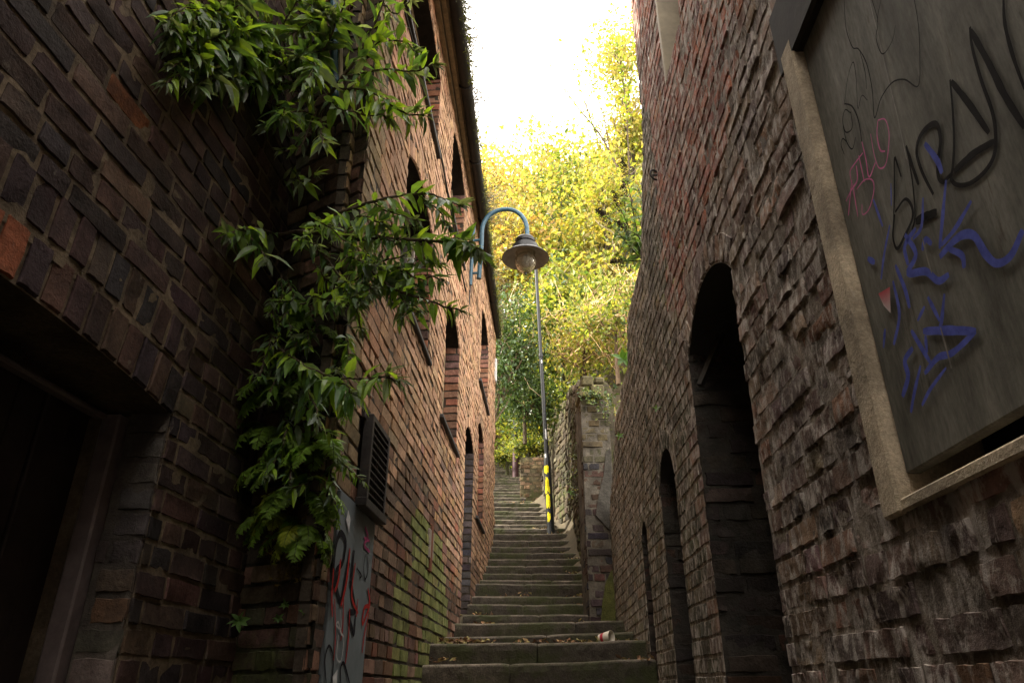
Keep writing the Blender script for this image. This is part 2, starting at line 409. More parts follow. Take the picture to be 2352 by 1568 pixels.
def brickwork(mb, fr, a0, a1, t0, t1, st, holes=(), keep=None, thick=.3, seed=0, core=True):
    """coursed brick wall with mortar bed, closed at the back; holes cut out of bricks and bed alike"""
    r = np.random.default_rng(seed)
    ch, L, jn = st.get('course', .075), st.get('len', .225), st.get('joint', .010)
    n = int(round((t1 - t0) / ch)); rects, cols = [], []
    ccol = st['color']
    strips = []
    for k in range(n):
        tb = t0 + k * ch; tm = tb + ch / 2
        ivs = [(a0, a1)]
        if keep:
            kv = keep(tm)
            if kv is None: continue
            ivs = [(max(a0, kv[0]), min(a1, kv[1]))]
        mv = list(ivs)
        for h in holes:
            ivs = sub_iv(ivs, h.iv(tm, getattr(h, 'th', 0)) if not isinstance(h, Rect) else h.iv(tm))
            mv = sub_iv(mv, h.iv(tm, getattr(h, 'th', 0) * .5) if not isinstance(h, Rect) else h.iv(tm))
        strips.append((tb, mv))
        hd = (k % st.get('header_every', 4) == 0)
        for a, b in ivs:
            if b - a < .02: continue
            x = a - r.uniform(0, .5) * L if not hd else a - r.uniform(0, .25) * L
            x = math.floor(a / L) * L + (0 if k % 2 else L / 2) + (L / 4 if hd else 0) + r.uniform(-.012, .012) - L
            while x < b:
                l = (L * .5 if hd else L) * (1 + r.normal(0, st.get('lvar', .05)))
                if st.get('mixed') and r.random() < st['mixed']: l = L * .5
                p, q = max(x, a), min(x + l, b)
                if q - p > .028:
                    y0 = tb + jn / 2 * r.uniform(.7, 1.3); y1 = tb + ch - jn / 2 * r.uniform(.7, 1.3)
                    if r.random() > st.get('missing', 0):
                        rects.append((p + (jn / 2 if p > a else 0), q - (jn / 2 if q < b else 0), y0, y1)); cols.append(ccol((p + q) / 2, tm, r))
                x += l
    put_bricks(mb, fr, rects, np.array(cols).reshape(-1, 3), st, None, seed)
    # mortar bed with its back and its ends
    mc = st['mortar']; step = st.get('bedstep', .05)
    for tb, mv in strips:
        for a, b in mv:
            if b - a < .01: continue
            m = max(1, int((b - a) / step)); aa = np.linspace(a, b, m + 1)
            tt = np.array([tb, tb + ch * .5, tb + ch]); AA, TT = np.meshgrid(aa, tt, indexing='ij')
            hh = -st.get('bed', .006) + st.get('bedamp', .003) * fbm(AA * 35, TT * 35, 6.6, 2)
            A2, T2, H2 = warp(AA, TT, hh, st)
            P = fr.P(A2, T2, H2).reshape(-1, 3)
            i, j = np.meshgrid(np.arange(m), np.arange(2), indexing='ij')
            q = np.stack([i * 3 + j, (i + 1) * 3 + j, (i + 1) * 3 + j + 1, i * 3 + j + 1], -1).reshape(-1, 4)
            mb.add(P, q, np.tile(mc, (len(P), 1)) * (1 + .25 * vnoise(AA * 12, TT * 12).reshape(-1, 1)))
            if core:
                for e, s_ in ((a, 1), (b, -1)):
                    Z = np.array([[e, tb, 0], [e, tb + ch, 0]]); _, T3, H3 = warp(Z[:, 0], Z[:, 1], np.full(2, -st.get('bed', .006)), st)
                    Pf = fr.P(Z[:, 0], T3, H3); Pb = fr.P(Z[:, 0], T3, np.full(2, -thick))
                    mb.add(np.concatenate([Pf, Pb]), [[0, 1, 3, 2]], mc)
                Pb = fr.P([a, b, b, a], [tb - .01, tb - .01, tb + ch + .01, tb + ch + .01], -thick); mb.add(Pb, [[0, 1, 2, 3]], mc)
def arch_ring(mb, fr, ar, st, seed=0, rings=1, bw=.075, th=None, special=None):
    r = np.random.default_rng(seed + 5); th = th or ar.th; rects, cols = [], []
    jn = st.get('joint', .01)
    for g in range(rings):
        Rm = ar.R + g * th / rings; n = max(3, int(round(2 * ar.half * Rm / bw))); e = np.linspace(-ar.half, ar.half, n + 1)
        for i in range(n):
            rects.append((e[i] * Rm + jn / 2, e[i + 1] * Rm - jn / 2, g * th / rings + jn / 2 * (g > 0), (g + 1) * th / rings - jn / 2)); 
            c = st['color'](ar.c + math.sin(e[i]) * Rm, ar.tc + math.cos(e[i]) * Rm, r)
            if special: c = special(i, n, g, c)
            cols.append(c)
    def mp(a, b):
        g = np.floor(np.clip(b / (th / rings), 0, rings - .001)); ang = a / (ar.R + g * th / rings)
        return ar.c + np.sin(ang) * (ar.R + b), ar.tc + np.cos(ang) * (ar.R + b)
    put_bricks(mb, fr, rects, np.array(cols), st, mp, seed)
    e = np.linspace(-ar.half, ar.half, 33); mc = st['mortar']                      # mortar behind the ring and the soffit under it
    ring = [fr.P(ar.c + np.sin(e) * q, ar.tc + np.cos(e) * q, d) for q, d in ((ar.R, -st.get('bed', .006) - .004), (ar.R + th, -st.get('bed', .006) - .004), (ar.R, -.5))]
    P = np.concatenate(ring[:2]); m = 33
    mb.add(P, [[i, i + 1, m + i + 1, m + i] for i in range(32)], mc)
    (st['soffit_mb'] if 'soffit_mb' in st else mb).add(np.concatenate([ring[0], ring[2]]), [[i, i + 1, m + i + 1, m + i] for i in range(32)], np.asarray(mc) * .5)  # soffit shade put into its darker mortar colour
def pal(cs, wts, var=.18):
    cs = np.array(cs); wts = np.array(wts) / sum(wts)
    def f(a, t, r): return cs[r.choice(len(cs), p=wts)] * (1 + r.normal(0, var)) * (1 + r.normal(0, .05, 3))
    return f
def quad(mb, fr, a0, a1, t0, t1, n, c):
    mb.add(fr.P([a0, a1, a1, a0], [t0, t0, t1, t1], n), [[0, 1, 2, 3]], c)
def fbox(mb, fr, a0, a1, t0, t1, n0, n1, c=(.3, .3, .3), bev=0):
    vs, fs = bevbox((a0, t0, n0), (a1, t1, n1), bev) if bev else (None, None)
    if vs is None:
        t_ = MB().box((a0, t0, n0), (a1, t1, n1)); vs, fs = t_.v[0], t_.f
    mb.add(fr.P(vs[:, 0], vs[:, 1], vs[:, 2]), fs, c)

GROUND = -1.6
FA = Frame((-.84, 0, 0), (.053, 1, 0), (1, -.053, 0))          # warm brick facade on the left
NL = Frame((-1.274, 0, 0), (.084, 1, 0), (1, -.084, 0))        # dark near building on the left
RW = Frame((.744, 0, 0), (.032, 1, 0), (-1, .032, 0))          # rough wall on the right
RE = Frame((-1.03, 2.92, 0), (.33, -.22, 0), (-.22, -.33, 0), (.02, -.10, 1))   # short return between them

# ---- near dark building
dark = pal([(.062, .038, .032), (.050, .033, .030), (.080, .047, .036), (.038, .029, .029), (.09, .062, .042)], [4, 4, 3, 3, 1])
SPALL = [NL.px(305, 240), NL.px(470, 55)]
dark0 = dark
def dark(a, t, r):
    c = dark0(a, t, r)
    if abs(a - SPALL[0][0]) < .075 and abs(t - SPALL[0][1]) < .042: return np.array((.20, .075, .03))
    return c
st_near = dict(grid=HI, color=dark, mortar=(.15, .115, .075), course=.080, len=.235, joint=.013, proud=.0012, jit=.0016, tilt=.0014, amp=.0016, ragged=.004, round=.004, bed=.0035, chip=.004, wave=.006, bulge=.006, bedamp=.004, header_every=5, mixed=.25)
door_arch = Arch(.62, 2.19, GROUND, .79, .055, .30)
b_near = empty('brick_building', (-1.2, 1, GROUND), 'dark sooty brick building with a shallow arched doorway, beside the camera', 'building')
mb = MB(); brickwork(mb, NL, -3.2, 3.25, GROUND, 6.4, st_near, [door_arch], None, .35, 1)
mb.build('wall', M['near_brick'], b_near, True)
mb = MB()
def redv(i, n, g, c): return np.array((.26, .085, .04)) if (g == 0 and i in (n - 12, n - 11, n - 10)) else c
arch_ring(mb, NL, door_arch, st_near, 3, 2, .082, .30, redv)
mb.build('arch', M['near_brick'], b_near, True)
jf = Frame(NL.P(2.176, 0, 0), -NL.N, -NL.S)
st_jamb = dict(st_near, color=pal([(.10, .085, .07), (.12, .10, .085), (.09, .06, .045), (.15, .085, .05)], [4, 3, 2, 1]), amp=.004, ragged=.006, mortar=(.10, .085, .07), header_every=99, len=.26)
mb = MB(); brickwork(mb, jf, 0.004, .135, GROUND, .80, st_jamb, (), None, .05, 4, False)
mb.build('door_jamb', M['jamb_brick'], b_near, True)
mb = MB()
dr = empty('door_set', (0, 0, 0), '', '') if False else None
mbf = MB(); fbox(mbf, NL, 2.13, 2.19, GROUND, .78, -.20, -.14, (.10, .07, .065), .006); fbox(mbf, NL, .62, 2.129, .76, .778, -.22, -.18, (.02, .02, .02), .006)
for k, a in enumerate(np.arange(.72, 2.12, .115)):
    fbox(mb, NL, a, a + .108, GROUND + .02, .84, -.32, -.285 + (k % 2) * .006, (.04, .03, .03), .004)
for a in (1.18, 1.62):
    fbox(mb, NL, a, a + .05, GROUND + .02, .83, -.28, -.25, (.05, .03, .028), .005)
d_near = mb.build('door', M['dark_wood'], b_near)
mbf.build('door_frame', simple('worn_door_frame', (.12, .095, .09), .5, .1, .45, 14, .3), d_near)
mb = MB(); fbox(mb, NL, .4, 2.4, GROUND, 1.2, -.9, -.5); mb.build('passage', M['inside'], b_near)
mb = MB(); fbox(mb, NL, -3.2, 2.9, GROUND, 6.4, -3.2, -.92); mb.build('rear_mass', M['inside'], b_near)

mb = MB(); mb.box((-4, -5.2, GROUND), (5, -4.4, 6.4)); mb.build('light_block_wall', M['near_brick'], b_near)  # unseen wall added behind the camera to darken the near alley

# ---- warm brick building
warm = pal([(.33, .200, .120), (.28, .165, .105), (.36, .21, .115), (.22, .135, .095), (.40, .26, .165), (.31, .14, .08)], [5, 4, 4, 2, 2, 2])
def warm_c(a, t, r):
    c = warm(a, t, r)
    if t > 1.5 + .5 * math.sin(a * 1.3) + r.normal(0, .3): c = c * .55 + np.array((.265, .165, .098)) * r.uniform(.6, 1.15)      # sky glow on the upper courses put into the brick colour
    if t < 1.0 + .3 * math.sin(a * 1.7): c = c * np.array((.50, .50, .53))           # lower courses darker and slightly bluer
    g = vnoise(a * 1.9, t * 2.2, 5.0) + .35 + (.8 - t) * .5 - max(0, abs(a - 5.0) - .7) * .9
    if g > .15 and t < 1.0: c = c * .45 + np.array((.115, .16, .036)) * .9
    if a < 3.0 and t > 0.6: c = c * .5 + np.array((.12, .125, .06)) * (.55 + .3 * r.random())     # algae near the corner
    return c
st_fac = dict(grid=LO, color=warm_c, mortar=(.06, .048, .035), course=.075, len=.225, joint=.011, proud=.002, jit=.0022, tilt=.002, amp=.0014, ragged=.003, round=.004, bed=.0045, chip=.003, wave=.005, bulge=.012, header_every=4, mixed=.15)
wins = dict(upper_near=Arch(3.12, 4.52, 3.86, 4.64, .12, .12), lower_near=Arch(3.55, 4.60, 2.08, 3.02, .16, .12), upper_mid=Arch(5.30, 6.30, 3.90, 4.80, .14, .12),
            lower_mid=Arch(5.40, 6.30, 1.92, 2.95, .15, .12), upper_far=Arch(8.35, 9.45, 3.46, 4.5, .14, .12), lower_far=Arch(8.25, 9.0, 1.75, 2.85, .14, .12))
fdoor = Arch(6.98, 7.80, .2, 2.36, .14, .12)
sheet_hole = Rect(2.84, 3.46, GROUND, .72)
vent_hole = Rect(3.08, 3.42, .80, 1.10)
holes = list(wins.values()) + [fdoor, sheet_hole, vent_hole]
b_warm = empty('brick_warehouse', (-.7, 6, GROUND), 'tall warm orange brick building with boarded windows and mossy gutter, left of the steps', 'building')
def fkeep(t): return (max(2.68 - .10 * max(-1.6, min(t, 3.6)), 2.2 + (t - 4.97) / .0489), 10.8 + .12 * math.sin(t * 9) + .06 * math.sin(t * 23))
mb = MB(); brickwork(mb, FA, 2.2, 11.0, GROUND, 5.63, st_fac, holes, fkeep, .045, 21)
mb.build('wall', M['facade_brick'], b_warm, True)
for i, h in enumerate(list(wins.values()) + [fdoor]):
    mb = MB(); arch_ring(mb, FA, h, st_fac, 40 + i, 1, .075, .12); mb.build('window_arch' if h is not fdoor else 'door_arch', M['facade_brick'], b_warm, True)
st_ret = dict(st_fac, grid=HI, color=pal([(.10, .065, .045), (.13, .075, .05), (.075, .065, .04), (.06, .05, .038), (.17, .11, .08)], [4, 3, 3, 3, 1]), mortar=(.035, .032, .022), amp=.003, jit=.005, ragged=.005, bed=.009, tilt=.003, lvar=.15, mixed=.35)
mb = MB(); brickwork(mb, RE, -.10, .405, GROUND, 5.6, st_ret, (), None, .3, 31, False)
mb.build('return_wall', M['mossy_stone'], b_warm, True)
st_fj = dict(st_fac, grid=LO, color=pal([(.30, .13, .08), (.24, .12, .08), (.20, .10, .07), (.14, .085, .07)], [4, 3, 2, 2]), header_every=99, len=.3, bedstep=.03)
st_dj = dict(st_fj, color=pal([(.085, .07, .07), (.11, .085, .08), (.15, .12, .11), (.07, .06, .065)], [3, 3, 1, 3]))
for key, h in list(wins.items()) + [('door', fdoor)]:
    f2 = Frame(FA.P(h.a1 - .012, 0, 0), -FA.N, -FA.S)
    mb = MB(); brickwork(mb, f2, .003, .12 if key == 'door' else .135, h.t0, h.sp + .02, st_dj if key == 'door' else st_fj, (), None, .03, 60, False)
    mb.build('jamb', M['facade_brick'], b_warm, True)
    top = h.sp + h.rise + .05
    if key == 'door':
        mb = MB(); fbox(mb, FA, h.a0 - .05, h.a1 + .05, h.t0, top, -.26, -.14, (.05, .04, .035)); mb.build('door', M['dark_wood'], b_warm); continue
    if key == 'lower_far':
        mb = MB(); st_r = dict(st_fac, color=pal([(.30, .12, .06), (.26, .11, .06)], [1, 1]), mortar=(.2, .1, .06))
        brickwork(mb, Frame(FA.P(0, 0, -.06), FA.S, FA.N), h.a0, h.a1, h.t0, top, st_r, (), None, .1, 77, False)
        wn = mb.build('window', M['facade_brick'], b_warm, True); wn['label'] = 'window filled with bright orange brick'
    else:
        mb = MB(); e = .055; n0, n1 = -.19, -.135
        fbox(mb, FA, h.a0, h.a0 + e, h.t0, top, n0, n1); fbox(mb, FA, h.a1 - e, h.a1, h.t0, top, n0, n1)
        fbox(mb, FA, h.a0 + e, h.a1 - e, h.t0, h.t0 + e, n0, n1 - .003); fbox(mb, FA, h.a0 + e, h.a1 - e, top - .12, top, n0, n1 - .003)
        fbox(mb, FA, (h.a0 + h.a1) / 2 - .02, (h.a0 + h.a1) / 2 + .02, h.t0 + e, top - .12, n0, n1 - .006)
        fbox(mb, FA, h.a0 + e, h.a1 - e, (h.t0 + h.sp) / 2 - .018, (h.t0 + h.sp) / 2 + .018, n0, n1 - .009)
        wn = mb.build('window', M['white_paint'] if key == 'lower_near' else M['timber'], b_warm)
        mb = MB(); fbox(mb, FA, h.a0 - .02, h.a1 + .02, h.t0 - .02, top, -.24, -.185); mb.build('pane', M['pane'], wn)
    mb = MB(); fbox(mb, FA, h.a0 - .14, h.a1 + .04, h.t0 - .035, h.t0 - .001, -.13, .030, (.1, .1, .1), .006); mb.build('sill', M['slate'], wn)
mb = MB(); fbox(mb, FA, 3.0, 3.5, .7, 1.2, -.30, -.2); mb.build('vent_opening', M['inside'], b_warm)
mb = MB(); fbox(mb, FA, 3.06, 3.44, 1.10, 1.16, -.2, .012, (.06, .05, .045), .004); mb.build('vent_lintel', M['dark_wood'], b_warm)
# eaves: corbel mouldings, fascia boards, gutter, roof
E0, E1 = np.array((-.468, 2.2, 4.90)), np.array((-.178, 10.9, 5.325))
def eave_bar(mb, dx, dz, w_, h_, c=(.3, .2, .1)):
    p0, p1 = E0 + (dx, 0, dz), E1 + (dx, 0, dz)
    n = 24; tt = np.linspace(0, 1, n)
    for s_, (ox, oz) in enumerate(((0, 0), (w_, 0), (w_, h_), (0, h_))): pass
    pts = p0 + (p1 - p0) * tt[:, None]
    pts[:, 2] += .006 * vnoise(tt * 9, dx * 30, 1.0)
    V = np.concatenate([pts + (ox, 0, oz) for ox, oz in ((0, 0), (w_, 0), (w_, h_), (0, h_))])
    mb.add(V, [[a * n + i, a * n + i + 1, b2 * n + i + 1, b2 * n + i] for a, b2 in ((0, 1), (1, 2), (2, 3), (3, 0)) for i in range(n - 1)] + [[0, n, 2 * n, 3 * n], [n - 1, 2 * n - 1, 3 * n - 1, 4 * n - 1]], c)
mb = MB(); eave_bar(mb, -.165, .00, .042, .05); eave_bar(mb, -.215, -.035, .040, .06); eave_bar(mb, -.30, .03, .20, .05)
fas = mb.build('fascia', M['timber'], b_warm)
mb = MB()
gp = []
n = 30; tt = np.linspace(0, 1, n); k = 9
ctr = E0 + (E1 - E0) * tt[:, None] + np.array((-.055, 0, .045))
for j in range(k):
    q = math.pi + math.pi * j / (k - 1); gp.append(ctr + np.array((.056 * math.cos(q), 0, .058 * math.sin(q))))
for j in range(k):
    q = 2 * math.pi - math.pi * j / (k - 1); gp.append(ctr + np.array((.050 * math.cos(q), 0, .052 * math.sin(q) + .002)))
mb.add(np.concatenate(gp), [[a * n + i, a * n + i + 1, ((a + 1) % (2 * k)) * n + i + 1, ((a + 1) % (2 * k)) * n + i] for a in range(2 * k) for i in range(n - 1)])
for y_ in np.arange(.06, 1, .13):
    c0 = E0 + (E1 - E0) * y_ + np.array((-.055, 0, .045)); mb.tube([c0 + (.062 * math.cos(q), 0, .064 * math.sin(q)) for q in np.linspace(math.pi, 2 * math.pi, 9)], .008, 6)
gut = mb.build('gutter', M['gutter'], b_warm, True)
mb = MB(); rn = E1 - E0
V = np.array([E0 + (-.04, 0, .10), E1 + (-.04, 0, .10), E1 + (-3.0, 0, 2.5), E0 + (-3.0, 0, 2.5)]); V2 = V - (0, 0, .08)
mb.add(np.concatenate([V, V2]), [[0, 1, 2, 3], [7, 6, 5, 4], [0, 4, 5, 1], [1, 5, 6, 2], [2, 6, 7, 3], [3, 7, 4, 0]]); mb.build('roof', M['slate'], b_warm)
mb = MB(); fbox(mb, FA, 3.5, 10.6, GROUND, 4.9, -3.0, -.34); mb.build('rear_mass', M['inside'], b_warm)
# patched hole low on the wall
mb = MB()
a_, t_ = FA.px(985, 1240); fbox(mb, FA, a_ - .02, a_ + .16, t_ - .12, t_ + .08, -.02, .012, (.26, .22, .18), .008)
fbox(mb, FA, a_ + .03, a_ + .11, t_ - .2, t_ + .12, -.02, .014, (.16, .07, .045), .006)
mb.build('patched_brick', M['spray'], b_warm)

# ---- rough wall on the right
rough = pal([(.20, .135, .108), (.165, .115, .095), (.24, .165, .12), (.13, .095, .082), (.26, .145, .095)], [4, 4, 3, 3, 1])
REDP = [RW.px(*p) for p in ((1470, -60), (1720, -60), (1690, 120), (1660, 330), (1625, 480), (1590, 600), (1556, 775), (1538, 720), (1512, 450), (1494, 250), (1470, 200))]
def inpoly(x, y, P):
    c = False; j = len(P) - 1
    for i in range(len(P)):
        if (P[i][1] > y) != (P[j][1] > y) and x < (P[j][0] - P[i][0]) * (y - P[i][1]) / (P[j][1] - P[i][1]) + P[i][0]: c = not c
        j = i
    return c
redc = pal([(.27, .105, .070), (.23, .10, .075), (.30, .12, .075), (.17, .10, .085), (.34, .20, .15)], [5, 4, 3, 2, 1])
def rough_c(a, t, r):
    if inpoly(a + r.normal(0, .02), t, REDP) or (t > 3.6): return redc(a, t, r)
    c = rough(a, t, r)
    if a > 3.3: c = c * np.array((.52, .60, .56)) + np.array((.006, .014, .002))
    return c
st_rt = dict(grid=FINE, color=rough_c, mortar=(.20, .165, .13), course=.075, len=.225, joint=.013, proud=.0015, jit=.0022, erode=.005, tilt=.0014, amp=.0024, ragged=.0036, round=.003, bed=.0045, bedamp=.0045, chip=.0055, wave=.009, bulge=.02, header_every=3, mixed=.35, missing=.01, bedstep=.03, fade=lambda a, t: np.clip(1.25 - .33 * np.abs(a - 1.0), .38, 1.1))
arch1 = Arch(2.31, 3.15, GROUND, 1.42, .19, .12)
slit2 = Arch(3.79, 4.24, GROUND, 1.06, .18, .11)
slit3 = Arch(4.90, 5.14, -.3, .95, .09, .08)
hatch = Rect(.30, 1.53, .32, 1.66)
topwin = Rect(2.50, 2.90, 2.94, 4.2)
EDGE = [(-9, 7.6), (1.5, 7.3), (1.9, 6.6), (2.25, 6.2), (2.28, 5.2), (2.60, 4.95), (2.64, 4.08), (3.0, 3.85), (3.27, 3.62), (4.4, 3.52), (9, 3.3)]
def rkeep(t):
    for (t0_, y0_), (t1_, y1_) in zip(EDGE, EDGE[1:]):
        if t0_ <= t <= t1_: return (-9, y0_ + (y1_ - y0_) * (t - t0_) / (t1_ - t0_) + .02 * math.sin(t * 61))
b_right = empty('rough_brick_building', (1, 3, GROUND), 'crumbling dark brick wall with boarded window and arched doorway, right of the steps', 'building')
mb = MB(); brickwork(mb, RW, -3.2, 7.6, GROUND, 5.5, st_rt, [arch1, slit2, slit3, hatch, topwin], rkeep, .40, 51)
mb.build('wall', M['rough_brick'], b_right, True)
for i, h in enumerate((arch1, slit2, slit3)):
    mb, sf = MB(), MB(); arch_ring(mb, RW, h, dict(st_rt, soffit_mb=sf), 80 + i, 1, .078, h.th); ao = mb.build('arch', M['rough_brick'], b_right, True); sf.build('soffit', M['inside'], ao, True)  # shade under these arches given by a dark soffit material
st_rj = dict(st_near, color=pal([(.040, .030, .024), (.050, .036, .028), (.066, .036, .026), (.030, .025, .022)], [4, 3, 1.5, 3]), mortar=(.040, .035, .028), amp=.005, ragged=.006, course=.075, jit=.003)  # recess shade put into the jamb brick and mortar colours
for h, dep, mt in ((arch1, .36, M['jamb_brick']), (slit2, .22, M['jamb_brick']), (slit3, .15, M['jamb_brick'])):
    f2 = Frame(RW.P(h.a1 - .014, 0, 0), -RW.N, -RW.S)
    mb = MB(); brickwork(mb, f2, .004, dep, h.t0, h.sp + .02, st_rj, (), None, .04, 90, False); mb.build('jamb', mt, b_right, True)
    top = h.sp + h.rise + .05
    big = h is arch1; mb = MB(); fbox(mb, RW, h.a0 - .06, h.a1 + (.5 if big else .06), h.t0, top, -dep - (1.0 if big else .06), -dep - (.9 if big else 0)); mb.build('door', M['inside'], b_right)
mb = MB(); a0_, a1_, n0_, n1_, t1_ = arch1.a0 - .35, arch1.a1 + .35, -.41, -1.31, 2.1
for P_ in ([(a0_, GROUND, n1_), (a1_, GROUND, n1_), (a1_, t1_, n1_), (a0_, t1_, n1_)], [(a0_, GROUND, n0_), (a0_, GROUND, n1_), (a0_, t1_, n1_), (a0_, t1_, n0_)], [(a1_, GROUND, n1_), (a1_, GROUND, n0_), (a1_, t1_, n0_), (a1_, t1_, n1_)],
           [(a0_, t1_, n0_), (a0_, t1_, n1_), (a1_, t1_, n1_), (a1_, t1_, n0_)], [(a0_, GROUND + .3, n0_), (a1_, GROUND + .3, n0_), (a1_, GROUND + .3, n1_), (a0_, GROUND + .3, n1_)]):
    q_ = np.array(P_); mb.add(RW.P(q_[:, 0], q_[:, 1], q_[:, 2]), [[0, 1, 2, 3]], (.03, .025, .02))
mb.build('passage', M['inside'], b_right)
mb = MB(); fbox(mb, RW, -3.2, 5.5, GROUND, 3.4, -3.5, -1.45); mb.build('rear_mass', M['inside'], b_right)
mb = MB()                                                    # sloping bar added in place of a slanted soffit edge in the big arch
p = [at(1690, 690, 3.05), at(1608, 885, 3.05)]
d_ = unit(p[1] - p[0]); 
mb.tube([p[0] - d_ * .05, (p[0] + p[1]) / 2, p[1]], [.020, .019, .018], 4); mb.build('soffit_edge', simple('soffit_bar', (.016, .012, .007), .9), b_right)
# stone frame and steel board of the big window
stn = (.56, .46, .325)
fr_ = MB()
fbox(fr_, RW, 1.452, 1.532, .318, 1.66, -.20, .007, stn, .006)           # far jamb
fbox(fr_, RW, .30, 1.451, .320, .346, -.20, .004, stn, .004)           # sill
wnd = fr_.build('window', M['sill_stone'], b_right); wnd['label'] = 'big window with stone jamb and sill closed by a graffitied steel board'
mb = MB(); fbox(mb, RW, .25, 1.56, 1.60, 1.85, -.24, .006, (.05, .04, .035), .01); mb.build('lintel', M['inside'], wnd)
BN = -.022
mb = MB(); fbox(mb, RW, .30, 1.448, .396, 1.66, BN - .03, BN, (.13, .125, .115), .003); brd = mb.build('board', M['board'], wnd)
mb = MB(); fbox(mb, RW, .25, 1.5, .3, 1.7, -.3, -.205); mb.build('backing', M['inside'], wnd)
mb = MB(); fbox(mb, RW, 2.86, 2.90, 2.94, 4.2, -.25, .004, (.5, .42, .3), .004); fbox(mb, RW, 2.5, 2.9, 2.94, 4.2, -.32, -.26)
tw = mb.build('window', M['cream'], b_right)
mb = MB(); fbox(mb, RW, 2.52, 2.84, 3.0, 4.2, -.255, -.20); mb.build('pane', M['pane'], tw)

# ---- graffiti strokes: thin raised paint ribbons on a wall-mounted sheet
def smooth_pts(P, m=6):
    P = np.asarray(P, float)
    if len(P) < 3: return np.array([P[0] + (P[1] - P[0]) * q for q in np.linspace(0, 1, 4)])
    out = []
    Q = np.vstack([2 * P[0] - P[1], P, 2 * P[-1] - P[-2]])
    for i in range(1, len(Q) - 2):
        for q in np.linspace(0, 1, m, endpoint=False):
            a, b, c, d = Q[i - 1], Q[i], Q[i + 1], Q[i + 2]
            out.append(.5 * (2 * b + (c - a) * q + (2 * a - 5 * b + 4 * c - d) * q * q + (3 * b - a - 3 * c + d) * q ** 3))
    out.append(P[-1]); return np.array(out)
def stroke(mb, fr, pts, wd, n, c):
    """pts in wall coordinates (s, t)"""
    P = smooth_pts(pts); T = np.gradient(P, axis=0); T = T / (np.linalg.norm(T, axis=1, keepdims=True) + 1e-9)
    Nn = np.stack([-T[:, 1], T[:, 0]], 1); k = len(P); e = np.linspace(0, 1, k)
    ww = wd * (.62 + .38 * np.sin(math.pi * np.clip(e * 1.0, 0, 1)) ** .5) * (1 + .12 * vnoise(e * 9, wd * 777))
    A, B = P + Nn * ww[:, None] / 2, P - Nn * ww[:, None] / 2
    V = np.concatenate([fr.P(A[:, 0], A[:, 1], n), fr.P(B[:, 0], B[:, 1], n)])
    mb.add(V, [[i, i + 1, k + i + 1, k + i] for i in range(k - 1)], c)
def zoomer(x0, y0, sc, fr, n):
    return lambda P: [fr.px((x0 + x / sc) * 2352 / 4096, (y0 + y / sc) * 2352 / 4096, n) for x, y in P]
ZA = zoomer(3100, 0, 1.5683, RW, BN); ZB = zoomer(3100, 900, 1.5683, RW, BN)
BK, PK, BL = (.016, .014, .013), (.62, .16, .34), (.10, .12, .42)
g1, g2, g3 = MB(), MB(), MB(); PXM = 1 / 1.5683 * 2352 / 4096 / F_PX * 1.35
for P, wz in [([(1105, 500), (1122, 700), (1130, 900), (1122, 1050), (1112, 1120), (1150, 1160), (1230, 1150), (1320, 1080), (1380, 980), (1392, 850), (1370, 700), (1300, 500), (1245, 300), (1230, 170)], 30),
              ([(1112, 510), (1230, 660), (1350, 835)], 44), ([(1235, 190), (1350, 400), (1450, 600), (1575, 800)], 46), ([(1385, 885), (1250, 965), (1130, 1075)], 46),
              ([(1000, 1220), (930, 1080), (895, 960), (910, 870), (960, 800), (1020, 780), (1045, 880), (1030, 1000), (1030, 1100), (1060, 1140), (1115, 1090)], 36),
              ([(748, 1440), (755, 1200), (755, 1000), (770, 1020), (798, 1110)], 20), ([(828, 915), (860, 1020), (908, 1160)], 34), ([(845, 1000), (870, 1150), (885, 1350), (865, 1450)], 18),
              ([(760, 1330), (820, 1250), (862, 1290), (868, 1370), (820, 1480), (772, 1560), (746, 1480), (757, 1345)], 26), ([(890, 1390), (950, 1360), (1022, 1330)], 64),
              ([(1440, -40), (1450, 150), (1500, 350), (1575, 560)], 26),
              ([(605, -30), (650, 130), (640, 240), (680, 340), (740, 260), (762, 160)], 9), ([(675, -20), (652, 90), (648, 140)], 8),
              ([(875, -30), (905, 150), (915, 350), (905, 540), (820, 500), (740, 520), (670, 620), (630, 740), (615, 560), (580, 400), (530, 310), (490, 295), (450, 170), (438, -20)], 11),
              ([(440, 660), (460, 500), (495, 390), (515, 500), (525, 680), (550, 600), (585, 630)], 8), ([(540, 330), (570, 450), (580, 560)], 9),
              ([(440, 650), (490, 670), (530, 760), (550, 890)], 14), ([(480, 710), (445, 690), (430, 760), (450, 830), (490, 800), (480, 700)], 11), ([(432, 790), (455, 890), (490, 935), (512, 860)], 11), ([(455, 890), (430, 870), (420, 910), (440, 970)], 11)]:
    stroke(g1, RW, ZA(P), wz * PXM, BN + .002, BK)
for P, wz in [([(655, 760), (650, 850), (670, 940), (700, 950)], 15), ([(655, 755), (700, 750), (725, 830), (720, 950), (700, 1040), (660, 1050), (630, 960), (610, 840)], 11), ([(555, 890), (580, 1000), (600, 1110), (640, 1020)], 15), ([(535, 975), (570, 1140)], 15),
              ([(560, 960), (500, 1040), (480, 1080), (490, 1150)], 13), ([(520, 1040), (525, 1130), (490, 1190), (455, 1262)], 18), ([(492, 1130), (480, 1240), (470, 1352)], 17), ([(495, 1150), (530, 1360)], 15),
              ([(520, 1190), (570, 1130), (620, 1130), (630, 1200), (600, 1310), (560, 1345), (555, 1280)], 12)]:
    stroke(g2, RW, ZA(P), wz * PXM, BN + .0035, PK)
